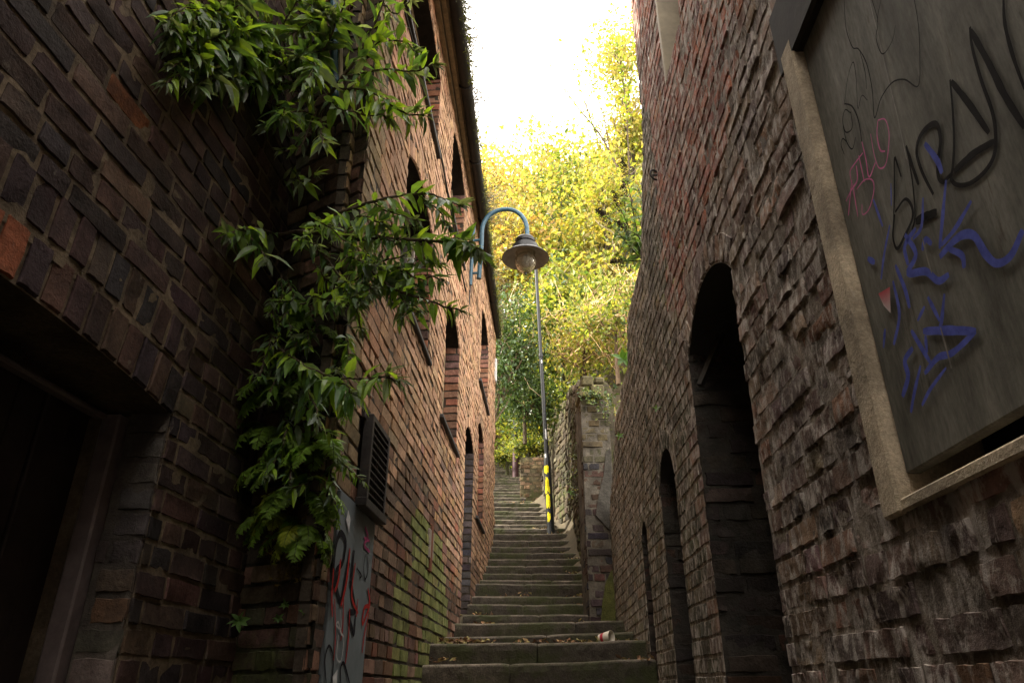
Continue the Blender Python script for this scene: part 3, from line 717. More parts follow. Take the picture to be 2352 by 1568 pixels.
for Z, P, wz in [(ZB, [(1575, 30), (1500, 190), (1410, 240), (1340, 180), (1270, 70), (1200, 60), (1130, 110), (1050, 200)], 54), (ZA, [(955, 900), (1030, 1000), (1066, 1085)], 44), (ZA, [(1090, 1130), (1065, 1400), (1050, 1560)], 34), (ZA, [(1250, 1260), (1150, 1430), (1060, 1540)], 34), (ZA, [(945, 1240), (935, 1420), (880, 1500)], 30),
                 (ZA, [(630, 1250), (690, 1420)], 26), (ZA, [(742, 1150), (745, 1290)], 14), (ZB, [(735, 0), (700, 180), (680, 340)], 26), (ZB, [(595, 210), (640, 235)], 50), (ZB, [(830, 60), (900, 180), (850, 300), (960, 290), (1040, 350), (1108, 310)], 50), (ZB, [(900, 20), (830, 130), (850, 250)], 40), (ZB, [(770, 250), (830, 400), (860, 520)], 40),
                 (ZB, [(755, 350), (795, 560), (760, 750)], 36), (ZB, [(975, 450), (1050, 600)], 36), (ZB, [(1080, 430), (1062, 600), (1050, 640)], 34), (ZB, [(945, 665), (1100, 660), (1280, 665)], 60), (ZB, [(1270, 675), (1130, 800), (1040, 830), (955, 930)], 44), (ZB, [(870, 660), (930, 760), (990, 860)], 40), (ZB, [(880, 770), (830, 850), (850, 950), (815, 1075)], 50), (ZB, [(930, 880), (890, 1050), (868, 1175)], 34),
                 (ZB, [(1090, 895), (990, 1030), (938, 1130)], 30), (ZB, [(705, 650), (695, 770)], 34), (ZB, [(910, 600), (955, 510)], 28), (ZB, [(960, 690), (970, 800)], 34), (ZB, [(1000, 120), (960, 90), (940, 160)], 40), (ZB, [(1110, 150), (1190, 190), (1205, 270)], 44)]:
    stroke(g3, RW, Z(P), wz * PXM, BN + .005, BL)
for mb_, lb in ((g1, 'black marker tags scrawled across the board'), (g2, 'small pink tag'), (g3, 'blue sprayed tag')):
    g = mb_.build('graffiti', M['spray'], brd); g['label'] = lb
mb = MB(); W_ = [(666, 430), (738, 388), (743, 552), (700, 505)]; sp_ = ZB(W_)
mb.add(RW.P([q[0] for q in sp_], [q[1] for q in sp_], BN + .006), [[0, 1, 2, 3]], [(.5, .06, .08), (.55, .07, .09), (.6, .55, .52), (.6, .55, .52)])
mb.build('sticker', M['paper'], brd)
mb = MB()
for P, wz in [([(590, -20), (625, 120), (650, 220), (675, 330), (710, 480), (760, 680), (800, 860), (830, 1000)], 12)]: stroke(mb, RW, ZA(P), wz * PXM, BN + .0015, (.30, .28, .25))
for P, wz in [([(940, 60), (980, 220), (1005, 300)], 14), ([(1060, 640), (1110, 820), (1130, 900)], 16)]: stroke(mb, RW, ZB(P), wz * PXM, BN + .0065, (.26, .24, .21))
mb.build('scratch', M['spray'], brd)

# ---- grey graffitied sheet on the warm building
mb = MB(); fbox(mb, FA, 2.845, 3.455, GROUND, .715, -.03, .006, (.17, .2, .21), .003); sh = mb.build('door', M['grey_door'], b_warm); sh['label'] = 'grey metal sheet door covered in red and black graffiti'
SN = .0075; ZL = zoomer(900, 1600, 1.386, FA, SN); PL = .0019
ga, gb, gc = MB(), MB(), MB()
for P, wz in [([(598, 960), (615, 800), (640, 735), (668, 790), (650, 900), (612, 960), (640, 1110), (690, 900)], 15), ([(600, 900), (605, 1040)], 14), ([(690, 830), (670, 950), (640, 1120)], 12), ([(715, 830), (700, 1000), (720, 1150)], 16), ([(690, 1000), (720, 1160), (685, 1180), (705, 1270), (715, 1290), (722, 1190)], 13), ([(780, 850), (768, 920), (775, 990), (792, 940), (785, 850)], 5), ([(730, 930), (755, 970), (745, 985)], 5),
              ([(560, 1568), (552, 1440), (575, 1360), (600, 1430), (590, 1560)], 6), ([(640, 1568), (640, 1480), (660, 1460), (690, 1568)], 7)]: stroke(ga, FA, ZL(P), wz * PL, SN + .001, (.015, .014, .018))
for P, wz in [([(600, 930), (590, 1080), (592, 1200)], 9), ([(690, 820), (672, 1000), (640, 1140)], 12), ([(640, 880), (625, 1000), (605, 1060)], 11), ([(720, 900), (700, 1080), (735, 1180)], 9), ([(790, 1040), (800, 1130), (770, 1150), (760, 1240), (800, 1140)], 10), ([(795, 1180), (770, 1300), (758, 1400)], 7), ([(655, 1080), (650, 1250), (640, 1330)], 7), ([(690, 1150), (680, 1330), (664, 1460)], 8), ([(605, 1100), (610, 1300), (600, 1440)], 6), ([(735, 1100), (725, 1200)], 8)]: stroke(gb, FA, ZL(P), wz * PL, SN + .002, (.36, .03, .025))
for P, wz in [([(635, 1160), (640, 1260), (612, 1245), (625, 1230), (640, 1290), (655, 1320), (640, 1440), (615, 1420), (625, 1300)], 4)]: stroke(gc, FA, ZL(P), wz * PL, SN + .003, (.5, .5, .5))
q_ = ZL([(680, 608), (692, 660), (684, 735), (668, 660)]); gc.add(FA.P([q[0] for q in q_], [q[1] for q in q_], SN + .003), [[0, 1, 2, 3]], (.62, .62, .62))
q_ = ZL([(592, 1530), (620, 1490), (615, 1568), (595, 1568)]); gc.add(FA.P([q[0] for q in q_], [q[1] for q in q_], SN + .003), [[0, 1, 2, 3]], (.62, .62, .62))
gp_ = MB()
for P, wz in [([(775, 700), (790, 760), (770, 800), (800, 840)], 9), ([(770, 760), (800, 780)], 8)]: stroke(gp_, FA, ZL(P), wz * PL, SN + .002, (.45, .09, .22))
for mb_, lb in ((ga, 'black tag'), (gb, 'red dripping tag'), (gc, 'white diamond and white outline scribble'), (gp_, 'pink scribble')):
    g = mb_.build('graffiti', M['spray'], sh); g['label'] = lb

# ---- vent cage on the facade
cg = empty('vent_cage', FA.P(3.25, .75, 0), 'rusty iron mesh cage over a wall vent above the grey graffitied door', 'vent cage')
mb = MB(); A0, A1, T0, T1, PN = 3.10, 3.47, .745, 1.13, .045
fbox(mb, FA, A0, A0 + .03, T0, T1, 0, PN, bev=.003); fbox(mb, FA, A1 - .03, A1, T0, T1, 0, PN, bev=.003)
fbox(mb, FA, A0 + .03, A1 - .03, T1 - .025, T1, 0, PN - .002); fbox(mb, FA, A0 - .02, A1 + .02, T0 - .04, T0 - .001, 0, PN + .006, bev=.003)
mb.build('frame', M['dark_metal'], cg)
mb = MB()
for a in np.arange(A0 + .05, A1 - .03, .034): mb.tube([FA.P(a, T0, PN - .012), FA.P(a, T1 - .02, PN - .012)], .004, 5)
for t in np.arange(T0 + .03, T1 - .02, .034): mb.tube([FA.P(A0 + .02, t, PN - .006), FA.P(A1 - .02, t, PN - .006)], .004, 5)
mb.build('mesh_grille', M['dark_metal'], cg)

# ------------------------------------------------------------------ steps
STEP = [(5.05, .15), (5.25, .28), (5.92, .37), (6.56, .51), (7.30, .635), (7.68, .765), (8.02, .88), (8.36, 1.045), (8.85, 1.15), (9.2, 1.28), (9.5, 1.41), (9.8, 1.54), (10.07, 1.67), (10.34, 1.80), (10.58, 1.93), (10.80, 2.06), (11.04, 2.19), (11.34, 2.31), (11.63, 2.44), (11.9, 2.57), (12.16, 2.70), (12.42, 2.83), (12.68, 2.96), (12.97, 3.06), (13.2, 3.18), (13.45, 3.30), (13.7, 3.42)]
y_, z_ = 13.7, 3.42
for k in range(22): y_ += .33; z_ += .125; STEP.append((y_, z_))
y_, z_ = 5.05, .15
low = []
for k in range(13): y_ -= .30; z_ -= .133; low.append((y_, z_))
STEP = low[::-1] + STEP
def lx(y): return -.84 + .053 * y - .02 if y < 10.9 else -.62
def rx(y):
    if y < 7.1: return .744 + .032 * y + .03
    return float(np.interp(y, [7.1, 9, 11.05, 11.2, 11.9, 12.7, 13.2, 14, 18, 25], [.82, .94, .92, .72, .64, .50, .26, .25, .22, .3]))
stair = empty('stone_stairway', (0.1, 5, GROUND), 'long flight of worn dark stone steps climbing the narrow alley', 'steps')
for i, (y, z) in enumerate(STEP):
    y1, z0 = (STEP[i + 1][0] if i + 1 < len(STEP) else y + .6), (STEP[i - 1][1] if i else GROUND)
    r = np.random.default_rng(100 + i); mb = MB()
    l, rr = lx(y), rx(y); nb = 2 if (rr - l) > .9 else 1
    tilt_ = r.normal(0, .003) + (.02 if i in (13, 14, 15, 16) else 0); yaw = r.normal(0, .012)
    cuts = [l] + ([l + (rr - l) * r.uniform(.32, .72)] if nb == 2 else []) + [rr]
    for a, b in zip(cuts, cuts[1:]):
        m = max(4, int((b - a) / .03)); xs = np.linspace(a + .003, b - .003, m + 1)
        dy, dz = r.normal(0, .006), r.normal(0, .003)
        wz = dz + tilt_ * (xs - .1) + .0035 * fbm(xs * 4 + i * 7, i * 3.3, 0, 3) - .006 * np.exp(-((xs - .1) / .5) ** 2)
        wy = dy + yaw * (xs - .1) + .0035 * fbm(xs * 6 + i * 5, i * 1.3, 7, 3)
        endr = np.minimum(xs - a, b - xs); wz = wz - .008 * np.exp(-endr / .012)
        prof = [(0, z0 - .09 - z), (0.0, -.10), (-.003, -.05), (0, -.018), (.006, -.006), (.018, 0), (.12, .001), (y1 - y + .06, .0)]
        V = np.array([[x, y + p[0] + wy[q] + (.004 * vnoise(x * 25, p[1] * 40, i * 1.7) if p[1] < -.01 else 0), z + p[1] + (wz[q] if p[1] > -.15 else 0)] for q, x in enumerate(xs) for p in prof])
        k = len(prof)
        f = [[q * k + j, (q + 1) * k + j, (q + 1) * k + j + 1, q * k + j + 1] for q in range(m) for j in range(k - 1)] + [list(range(k))[::-1] + [], [m * k + j for j in range(k)]]
        c0 = np.array((.058, .048, .036)) * (1 + r.normal(0, .15)); cc = np.tile(c0, (len(V), 1))
        for q in range(len(V)):
            if q % k >= 4: cc[q] = c0 * 2.6                              # sky light on nosings and treads put into the colour
        mb.add(V, f, cc)
    mb.build('step', M['step'], stair)

# ------------------------------------------------------------------ ground and hillside
def stair_z(y): return float(np.interp(y, [-40, 1.1] + [a for a, _ in STEP] + [60], [GROUND, GROUND] + [b for _, b in STEP] + [STEP[-1][1] + 12]))
def land(x, y):
    b = stair_z(y) - .12
    if y < 7.4: return b - .3 if y > .9 else GROUND
    up = np.clip((y - 8) / 5, 0, 1)
    r_ = max(0, x - (.75 if y < 12 else .55)); l_ = max(0, -.75 - x)
    b += up * (min(r_, .45) * 3.2 + 1.35 * max(0, r_ - .45) * (1 if r_ < 7 else 0) + (1.35 * 6.55 + .3 * (r_ - 7) if r_ >= 7 else 0))
    b += np.clip((y - 11.5) / 3, 0, 1) * (min(l_, .5) * 1.4 + .75 * max(0, l_ - .5))
    b += max(0, y - 17) * .42 * np.clip((abs(x) - .3) / 2.0, 0, 1) + max(0, y - 22) * .35
    return float(b + .12 * fbm(x * .7, y * .7, 0, 2) * (1 if abs(x) > 1 else .2))
xs = np.concatenate([np.linspace(-400, -30, 8), np.linspace(-24, -4, 16), np.linspace(-3.6, 3.6, 37), np.linspace(4, 24, 21), np.linspace(30, 400, 8)])
ys = np.concatenate([np.linspace(-200, -8, 6), np.linspace(-5, 7, 10), np.linspace(7.4, 34, 60), np.linspace(40, 500, 8)])
def lz(x, y):
    if x < -24 or x > 24 or y > 34: 
        yy = min(y, 34); xx = max(-24, min(24, x)); return land(xx, yy) 
    return land(x, y)
V = np.array([[x, y, lz(x, y)] for x in xs for y in ys]); k = len(ys)
mb = MB(); mb.add(V, [[i * k + j, (i + 1) * k + j, (i + 1) * k + j + 1, i * k + j + 1] for i in range(len(xs) - 1) for j in range(k - 1)])
g = mb.build('ground', M['earth'], None, True); g['kind'] = 'structure'

# ------------------------------------------------------------------ pier, stone wall and low wall
st_p = dict(st_near, color=pal([(.075, .043, .033), (.052, .038, .037), (.045, .044, .048), (.10, .07, .05)], [3, 3, 3, 2]), mortar=(.13, .115, .09), course=.078, amp=.005, jit=.006, ragged=.006, header_every=2)
def pier_c(a, t, r):
    c = st_p0(a, t, r)
    if t > 2.1: c = c * .5 + np.array((.11, .10, .045)) * .6
    return c
st_p0 = st_p['color']; st_p['color'] = pier_c
PF = Frame((.735, 7.2, 0), (1, 0.03, 0), (.03, -1, 0))
pr = empty('brick_pier', (.85, 7.3, .4), 'mottled old brick pier with mossy render at its foot, right of the steps', 'pier')
mb = MB(); brickwork(mb, PF, 0, .30, .30, 2.82, st_p, (), None, .5, 201)
ls = Frame((.735, 7.2, 0), (0, 1, 0), (-1, 0, 0)); brickwork(mb, ls, 0.01, .45, .30, 2.82, st_p, (), None, .25, 202)
mb.build('wall', M['jamb_brick'], pr, True)
mb = MB(); 
rr_ = np.random.default_rng(5)
for a0_, a1_, t0_, t1_ in ((-.02, .10, 2.80, 2.93), (.115, .26, 2.80, 2.96), (.02, .15, 2.94, 3.06), (.16, .27, 2.97, 3.05)): fbox(mb, PF, a0_, a1_, t0_, t1_, -.32, .015 + rr_.uniform(0, .02), (.12, .105, .055), .018)
mb.build('capstone', M['mossy_stone'], pr)
mb = MB()                                                     # render at the foot, green with algae
R_ = [(.085, .36), (.285, .36), (.285, 1.05), (.22, 1.02), (.16, .90), (.12, .72), (.09, .5)]
Vf = PF.P([q[0] for q in R_], [q[1] for q in R_], .022); Vb = PF.P([q[0] for q in R_], [q[1] for q in R_], -.01); n_ = len(R_)
mb.add(np.concatenate([Vf, Vb]), [list(range(n_))] + [[i, (i + 1) % n_, n_ + (i + 1) % n_, n_ + i] for i in range(n_)], (.085, .088, .022)); mb.build('render_patch', M['step'], pr)
mb = MB(); R_ = [(.10, 1.55), (.285, 1.35), (.285, 2.25), (.24, 2.2), (.2, 1.95), (.14, 1.75)]
Vf = PF.P([q[0] for q in R_], [q[1] for q in R_], .018); Vb = PF.P([q[0] for q in R_], [q[1] for q in R_], -.01); n_ = len(R_)
mb.add(np.concatenate([Vf, Vb]), [list(range(n_))] + [[i, (i + 1) % n_, n_ + (i + 1) % n_, n_ + i] for i in range(n_)], (.08, .074, .062)); mb.build('mortar_smear', M['jamb_brick'], pr)
stones = pal([(.085, .068, .042), (.065, .052, .034), (.11, .088, .055), (.05, .042, .03)], [3, 3, 2, 2])
st_s = dict(grid=HI, color=stones, mortar=(.09, .075, .05), course=.11, len=.28, joint=.018, proud=.008, jit=.008, tilt=.006, amp=.008, ragged=.010, round=.010, bed=.010, chip=.012, wave=.014, bulge=.03, lvar=.25, header_every=3, mixed=.3)
sw = empty('stone_wall', (.9, 9, 1), 'mossy rubble stone wall rising beside the upper steps behind the lamp post', 'wall')
SWP = [(.80, 7.62), (.92, 9.2), (.90, 11.0), (.70, 11.9), (.54, 13.35)]; SWT = [3.02, 3.80, 4.42, 3.95, 3.72]
mb = MB(); cp = MB()
for i in range(4):
    p, q = np.array((*SWP[i], 0)), np.array((*SWP[i + 1], 0)); L_ = np.linalg.norm(q - p); S_ = (q - p) / L_; N_ = v3(-S_[1], S_[0], 0)
    f2 = Frame(p, S_, N_); hi = max(SWT[i], SWT[i + 1]); z0 = stair_z(SWP[i][1]) - .5
    def kp(t, i=i, L_=L_):
        a, b = SWT[i], SWT[i + 1]
        if t < min(a, b): return (0, L_)
        if t > max(a, b): return None
        x = (t - a) / (b - a) * L_; return (x, L_) if b > a else (0, x)
    brickwork(mb, f2, 0, L_, z0, hi, st_s, (), kp, .35, 220 + i)
mb.build('wall', M['mossy_stone'], sw, True)
lw = empty('low_brick_wall', (.35, 13.5, 3.2), 'low mossy brick wall end beside the highest steps', 'wall')
LF = Frame((.16, 13.35, 0), (1, 0, 0), (0, -1, 0)); mb = MB()
st_l = dict(st_p, color=pal([(.17, .12, .07), (.13, .10, .06), (.20, .13, .08)], [1, 1, 1]), mortar=(.1, .085, .05))
brickwork(mb, LF, 0, .55, 2.9, 4.02, st_l, (), None, .5, 230); brickwork(mb, Frame((.16, 13.35, 0), (0.02, 1, 0), (-1, 0.02, 0)), .01, 2.4, 2.9, 4.02, st_l, (), None, .2, 231)
mb.build('wall', M['mossy_stone'], lw, True)
fw = empty('far_retaining_wall', (-.3, 20.5, 5), 'sunlit pinkish stone retaining wall at the top of the steps', 'wall')
mb = MB(); brickwork(mb, Frame((-2.2, 20.6, 0), (1, .12, 0), (.12, -1, 0)), 0, 2.3, 4.6, 7.3, dict(st_s, color=pal([(.34, .22, .15), (.30, .2, .14), (.38, .27, .19)], [1, 1, 1]), course=.2, len=.45), (), None, .5, 233)
mb.build('wall', M['facade_brick'], fw, True)

# ------------------------------------------------------------------ wall lamp, posts, fixtures
LY = 6.9
wl = empty('wall_lamp', at(1082, 570, LY), 'blue swan neck wall lamp with dark dish shade, on the left building above the steps', 'wall lamp')
mb = MB()
P = [at(x, y, LY) for x, y in ((1100, 640), (1103, 600), (1106, 560), (1107, 530), (1111, 512), (1121, 497), (1137, 486), (1156, 481), (1175, 482), (1192, 490), (1204, 504), (1210, 522), (1211, 545))]
mb.tube(smooth_pts(P, 4), .026, 10); mb.build('arm', M['blue_paint'], wl, True)
mb = MB(); mb.tube([at(1088, 518, LY), at(1080, 655, LY)], .022, 8); mb.tube([at(1084, 553, LY), at(1106, 551, LY)], .016, 8); mb.tube([at(1084, 628, LY), at(1102, 626, LY)], .014, 8)
mb.build('bracket', M['blue_paint'], wl, True)
mb = MB(); mb.tube([at(1080, 655, LY), at(1078, 690, LY), at(1076, 715, LY)], .008, 6); mb.build('cable_end', M['cable'], wl)
c = at(1207, 590, LY); Rr = .265
prof = [(.03, .275), (.045, .255), (.10, .245), (.115, .225), (.115, .185), (.105, .175), (.108, .150), (.150, .135), (.158, .075), (.175, .055), (.215, .030), (Rr, -.012), (Rr + .004, -.020), (Rr, -.024)]
mb = MB(); mb.lathe(prof, 40, O=c); mb.build('shade', M['black_paint'], wl, True)
mb = MB(); mb.lathe([(Rr - .002, -.024), (.215, .018), (.16, .045), (.12, .05), (.005, .05)], 40, O=c); mb.build('reflector', M['shade_in'], wl, True)
mb = MB(); gl = [(.115, .05)] + [(.122 * math.cos(q), -.045 + .165 * math.sin(q) * (1 if q < 0 else .55)) for q in np.linspace(.75, -math.pi / 2 + .05, 16)] + [(.004, -.212)]
mb.lathe(gl, 32, O=c); mb.build('globe', M['glass'], wl, True)
mb = MB(); mb.lathe([(.012, -.205), (.014, -.215), (.010, -.235), (.001, -.238)], 10, O=c); mb.build('finial', M['black_paint'], wl, True); mb = MB(); mb.lathe([(.001, .02), (.03, .02), (.034, -.04), (.02, -.085), (.001, -.09)], 16, O=c); mb.build('bulb', M['shade_in'], wl, True)

lp = empty('lamp_post', at(1265, 1210, 11.02), 'tall black street lamp post with yellow painted base at the right edge of the steps', 'lamp post')
P0, P1 = at(1265, 1210, 11.02), at(1230, 600, 11.12); ax = P1 - P0
zf = lambda f: P0 + ax * f
mb = MB(); mb.tube([zf(.24), zf(.5), zf(.6), zf(1.0)], [.036, .034, .032, .029], 14); mb.tube([zf(.595), zf(.60), zf(.607)], [.042, .044, .042], 14); mb.build('pole', M['black_paint'], lp, True)
mb = MB(); mb.tube([zf(-.03), zf(0), zf(.21), zf(.225), zf(.243)], [.064, .058, .057, .048, .037], 16); bs = mb.build('base', M['black_paint'], lp, True)
mb = MB(); rp = np.random.default_rng(3)
for f0, f1, wd_ in ((.02, .045, .7), (.06, .10, .9), (.11, .125, 1.1), (.125, .155, .8), (.17, .19, 1.0), (.185, .20, 1.1)):
    for s_ in range(5):
        t0_ = -2.5 + wd_ * (s_ - 2.5) * .24 + .55; pts = []
        for f in np.linspace(f0 + rp.uniform(-.006, .006), f1 + rp.uniform(-.006, .006), 5):
            a = zf(f); pts += [a + .0588 * v3(math.cos(t0_), math.sin(t0_), 0), a + .0588 * v3(math.cos(t0_ + .26 * wd_), math.sin(t0_ + .26 * wd_), 0)]
        mb.add(np.array(pts), [[2 * j, 2 * j + 1, 2 * j + 3, 2 * j + 2] for j in range(4)], (.62, .52, .02))
pt = mb.build('paint_patch', M['spray'], bs); pt['label'] = 'yellow paint on the black base'
mb = MB()
for f in (.225, .29, .57):
    t0_ = -1.7 if f > .25 else -2.3; pts = []
    for g_ in (f, f + (.035 if f == .29 else .012)):
        a = zf(g_); rad = .0372 if f > .25 else .0500
        pts += [a + rad * v3(math.cos(t0_ + q), math.sin(t0_ + q), 0) for q in (0, .25, .5)]
    mb.add(np.array(pts), [[0, 1, 4, 3], [1, 2, 5, 4]], (.6, .6, .58))
mb.build('sticker', M['paper'], lp)
lp2 = empty('lamp_post', at(1184, 1070, 16.5), 'distant black lamp post with a reddish base near the top of the steps', 'lamp post')
P0, P1 = at(1184, 1075, 16.5), at(1182, 800, 16.6); ax = P1 - P0
mb = MB(); mb.tube([zf(.12), zf(.6), zf(1.0)], [.055, .05, .046], 12); mb.build('pole', M['black_paint'], lp2, True)
mb = MB(); mb.tube([zf(-.1), zf(.12), zf(.15), zf(.17)], [.075, .07, .07, .05], 14); mb.build('base', simple('red_worn_paint', (.055, .022, .026), .6), lp2, True)
# lantern on the tall post (above the picture's lamp)
jb = at(1133, 850, 10.4); box_ = empty('junction_box', jb, 'small pale grey electric box on the far corner of the left building', 'junction box')
p0, p1 = at(1128, 826, 10.72), at(1141, 876, 10.72)
mb = MB(); mb.box((p0[0] - .06, 10.70, p1[2]), (p1[0], 10.80, p0[2] + .02), bev=.008); mb.build('case', M['box_grey'], box_)
mb = MB(); mb.box((p0[0] - .05, 10.69, p1[2] + .02), (p1[0] - .01, 10.6985, p0[2]), bev=.003); mb.build('lid', M['box_grey'], box_)
dp = empty('drainpipe', at(768, 20, 2.42), 'blue drainpipe on the corner behind the leafy shrub', 'drainpipe')
mb = MB(); mb.tube([at(770, 240, 2.44), at(768, 120, 2.40), at(767, -120, 2.32)], .019, 10); mb.tube([at(769.5, 190, 2.425), at(769, 178, 2.42)], .025, 10); mb.build('pipe', M['blue_paint'], dp, True)
mb = MB(); mb.tube([at(783, 240, 2.44), at(782, 120, 2.40), at(782, -120, 2.32)], .011, 8); mb.build('conduit', M['cream'], dp, True)
rg = MB(); rc = RW.P(*RW.px(1512, 402), 0) + RW.N * .02
th = np.linspace(0, 2 * math.pi, 21)
rg.tube([rc + .033 * (math.cos(q) * unit(v3(-1, -.5, 0)) + math.sin(q) * v3(0, 0, 1)) for q in th], .006, 6, cap=False); rg.tube([rc + RW.N * .015 - .0 * RW.S, rc - RW.N * .05], .006, 6)
tag(rg.build('iron_ring', M['dark_metal'], None, True), 'small iron ring fixed to the upper right brick wall', 'iron ring')
cb = MB(); 
cb.tube([FA.P(*FA.px(*p), .012) for p in ((926, 29), (950, 120), (975, 210), (1010, 357), (1030, 470), (1052, 600), (1068, 670))], .008, 6)
tag(cb.build('wall_cable', M['cable'], None, True), 'thin black cable running along the warm brick facade', 'cable')

# paper cup and litter
cupO = np.array((.60, 5.62, .275)) 
cupc = at(1391, 1459, 5.55); cupc[2] = .28 + .045
cu = empty('paper_cup', cupc, 'white and red paper cup lying on its side on a stone step', 'paper cup')
axc = unit(v3(.80, -.62, .10)); e1 = unit(np.cross(axc, v3(0, 0, 1))); e2 = np.cross(e1, axc)
def cup_ring(s_, r_, k=24): return [cupc + axc * s_ + r_ * (e1 * math.cos(q) + e2 * math.sin(q)) for q in np.linspace(0, 2 * math.pi, k, endpoint=False)]
def cup_mesh(seq, col):
    mb = MB(); k = 24; V = np.concatenate([cup_ring(s_, r_) for s_, r_ in seq])
    mb.add(V, [[i * k + j, i * k + (j + 1) % k, (i + 1) * k + (j + 1) % k, (i + 1) * k + j] for i in range(len(seq) - 1) for j in range(k)], col); return mb
cup_mesh([(-.05, .001), (-.05, .029), (-.048, .030), (.045, .043), (.047, .045), (.050, .045), (.049, .042), (-.044, .0285), (-.044, .001)], (.68, .62, .52)).build('cup_body', M['paper'], cu, True)
cup_mesh([(-.030, .0330), (-.004, .0367)], (.42, .03, .05)).build('band', M['paper'], cu, True)
lit = MB(); rl = np.random.default_rng(9)
def dry_leaf(mb, p, sz, r):
    d = unit(v3(*r.normal(0, 1, 2), r.uniform(-.1, .5))); n = unit(v3(*r.normal(0, .5, 2), 1)); s_ = unit(np.cross(n, d)); n = np.cross(d, s_)
    V = [p, p + d * sz * .5 + s_ * sz * .3 + n * sz * .15, p + d * sz + n * sz * r.uniform(0, .3), p + d * sz * .5 - s_ * sz * .3 + n * sz * .15, p + d * sz * .5 - n * .02 * sz]
    cs = [(.24, .13, .06), (.30, .20, .09), (.17, .09, .045), (.36, .30, .12), (.12, .07, .04)]
    mb.add(V, [[0, 1, 4], [1, 2, 4], [2, 3, 4], [3, 0, 4]], np.array(cs[r.integers(5)]) * r.uniform(.7, 1.2))
for (px_, py_, yy, zz, n_, sx) in ((1300, 1470, 5.5, .28, 40, .22), (1490, 1462, 5.75, .28, 30, .05), (1090, 1480, 5.6, .28, 30, .06), (1010, 1520, 5.15, .15, 16, .05), (1340, 1385, 6.9, .51, 24, .12), (1330, 1265, 9.9, 1.54, 22, .12), (1160, 1345, 8.1, .88, 14, .2), (1290, 1225, 10.9, 2.06, 20, .14), (1070, 1476, 5.5, .28, 46, .10), (1040, 1475, 5.45, .28, 18, .04), (1380, 1470, 5.6, .28, 60, .22), (1450, 1462, 5.5, .28, 20, .06), (1100, 1362, 7.6, .64, 24, .06), (1105, 1390, 7.1, .52, 26, .08), (1340, 1340, 8.3, .89, 26, .10), (1345, 1365, 7.9, .77, 16, .08), (1330, 1290, 9.4, 1.29, 18, .08), (1315, 1250, 10.3, 1.68, 16, .1), (1240, 1200, 11.2, 2.2, 20, .12), (1180, 1150, 12.8, 2.97, 30, .2), (1480, 1530, 5.12, .15, 22, .07), (1200, 1480, 5.4, .28, 8, .3)):
    c0 = at(px_, py_, yy)
    for k in range(n_):
        dry_leaf(lit, np.array((c0[0] + rl.normal(0, sx), yy + rl.normal(0, .05), zz + .004 + abs(rl.normal(0, .010)))), rl.uniform(.025, .06), rl)
tag(lit.build('leaf_litter', M['litter']), 'brown dry leaves gathered on the treads', 'leaf litter', None, 'stuff')

# ------------------------------------------------------------------ plants
LANCE = (np.array([(0, 0, 0), (.12, .5, .02), (.12, -.5, .02), (.12, 0, 0), (.35, 1, .04), (.35, -1, .04), (.35, 0, 0), (.65, .72, -.02), (.65, -.72, -.02), (.65, 0, -.05), (1, 0, -.17)]),
         [[0, 3, 1], [0, 2, 3], [3, 6, 4, 1], [2, 5, 6, 3], [6, 9, 7, 4], [5, 8, 9, 6], [9, 10, 7], [8, 10, 9]])
DIAM = (np.array([(0, 0, 0), (.5, .5, .08), (1, 0, -.05), (.5, -.5, .08)]), [[0, 2, 1], [0, 3, 2]])
def put_leaves(mb, pos, d, n, L, W, col, tpl):
    pos, d, n = np.asarray(pos, float), unit(d), np.asarray(n, float)
    s = unit(np.cross(n, d)); n = np.cross(d, s); T, F = tpl; k = len(pos)
    if not k: return
    V = pos[:, None] + d[:, None] * (T[None, :, 0, None] * L[:, None, None]) + s[:, None] * (T[None, :, 1, None] * W[:, None, None]) + n[:, None] * (T[None, :, 2, None] * L[:, None, None])
    m = len(T); C = np.repeat(col[:, None], m, 1).reshape(-1, 3)
    fs = []
    quads = [f for f in F]
    base = np.arange(k) * m
    allf = []
    for f in quads: allf.append(base[:, None] + np.array(f)[None])
    off = mb.n
    mb.v.append(V.reshape(-1, 3)); mb.c.append(C); mb.n += k * m
    for a in allf: mb.f += (a + off).tolist()
def jitter(r, k, s): return r.normal(0, s, (k, 3))
GREENS = np.array([(.11, .20, .035), (.07, .14, .045), (.19, .31, .035), (.26, .40, .03), (.18, .24, .14)])
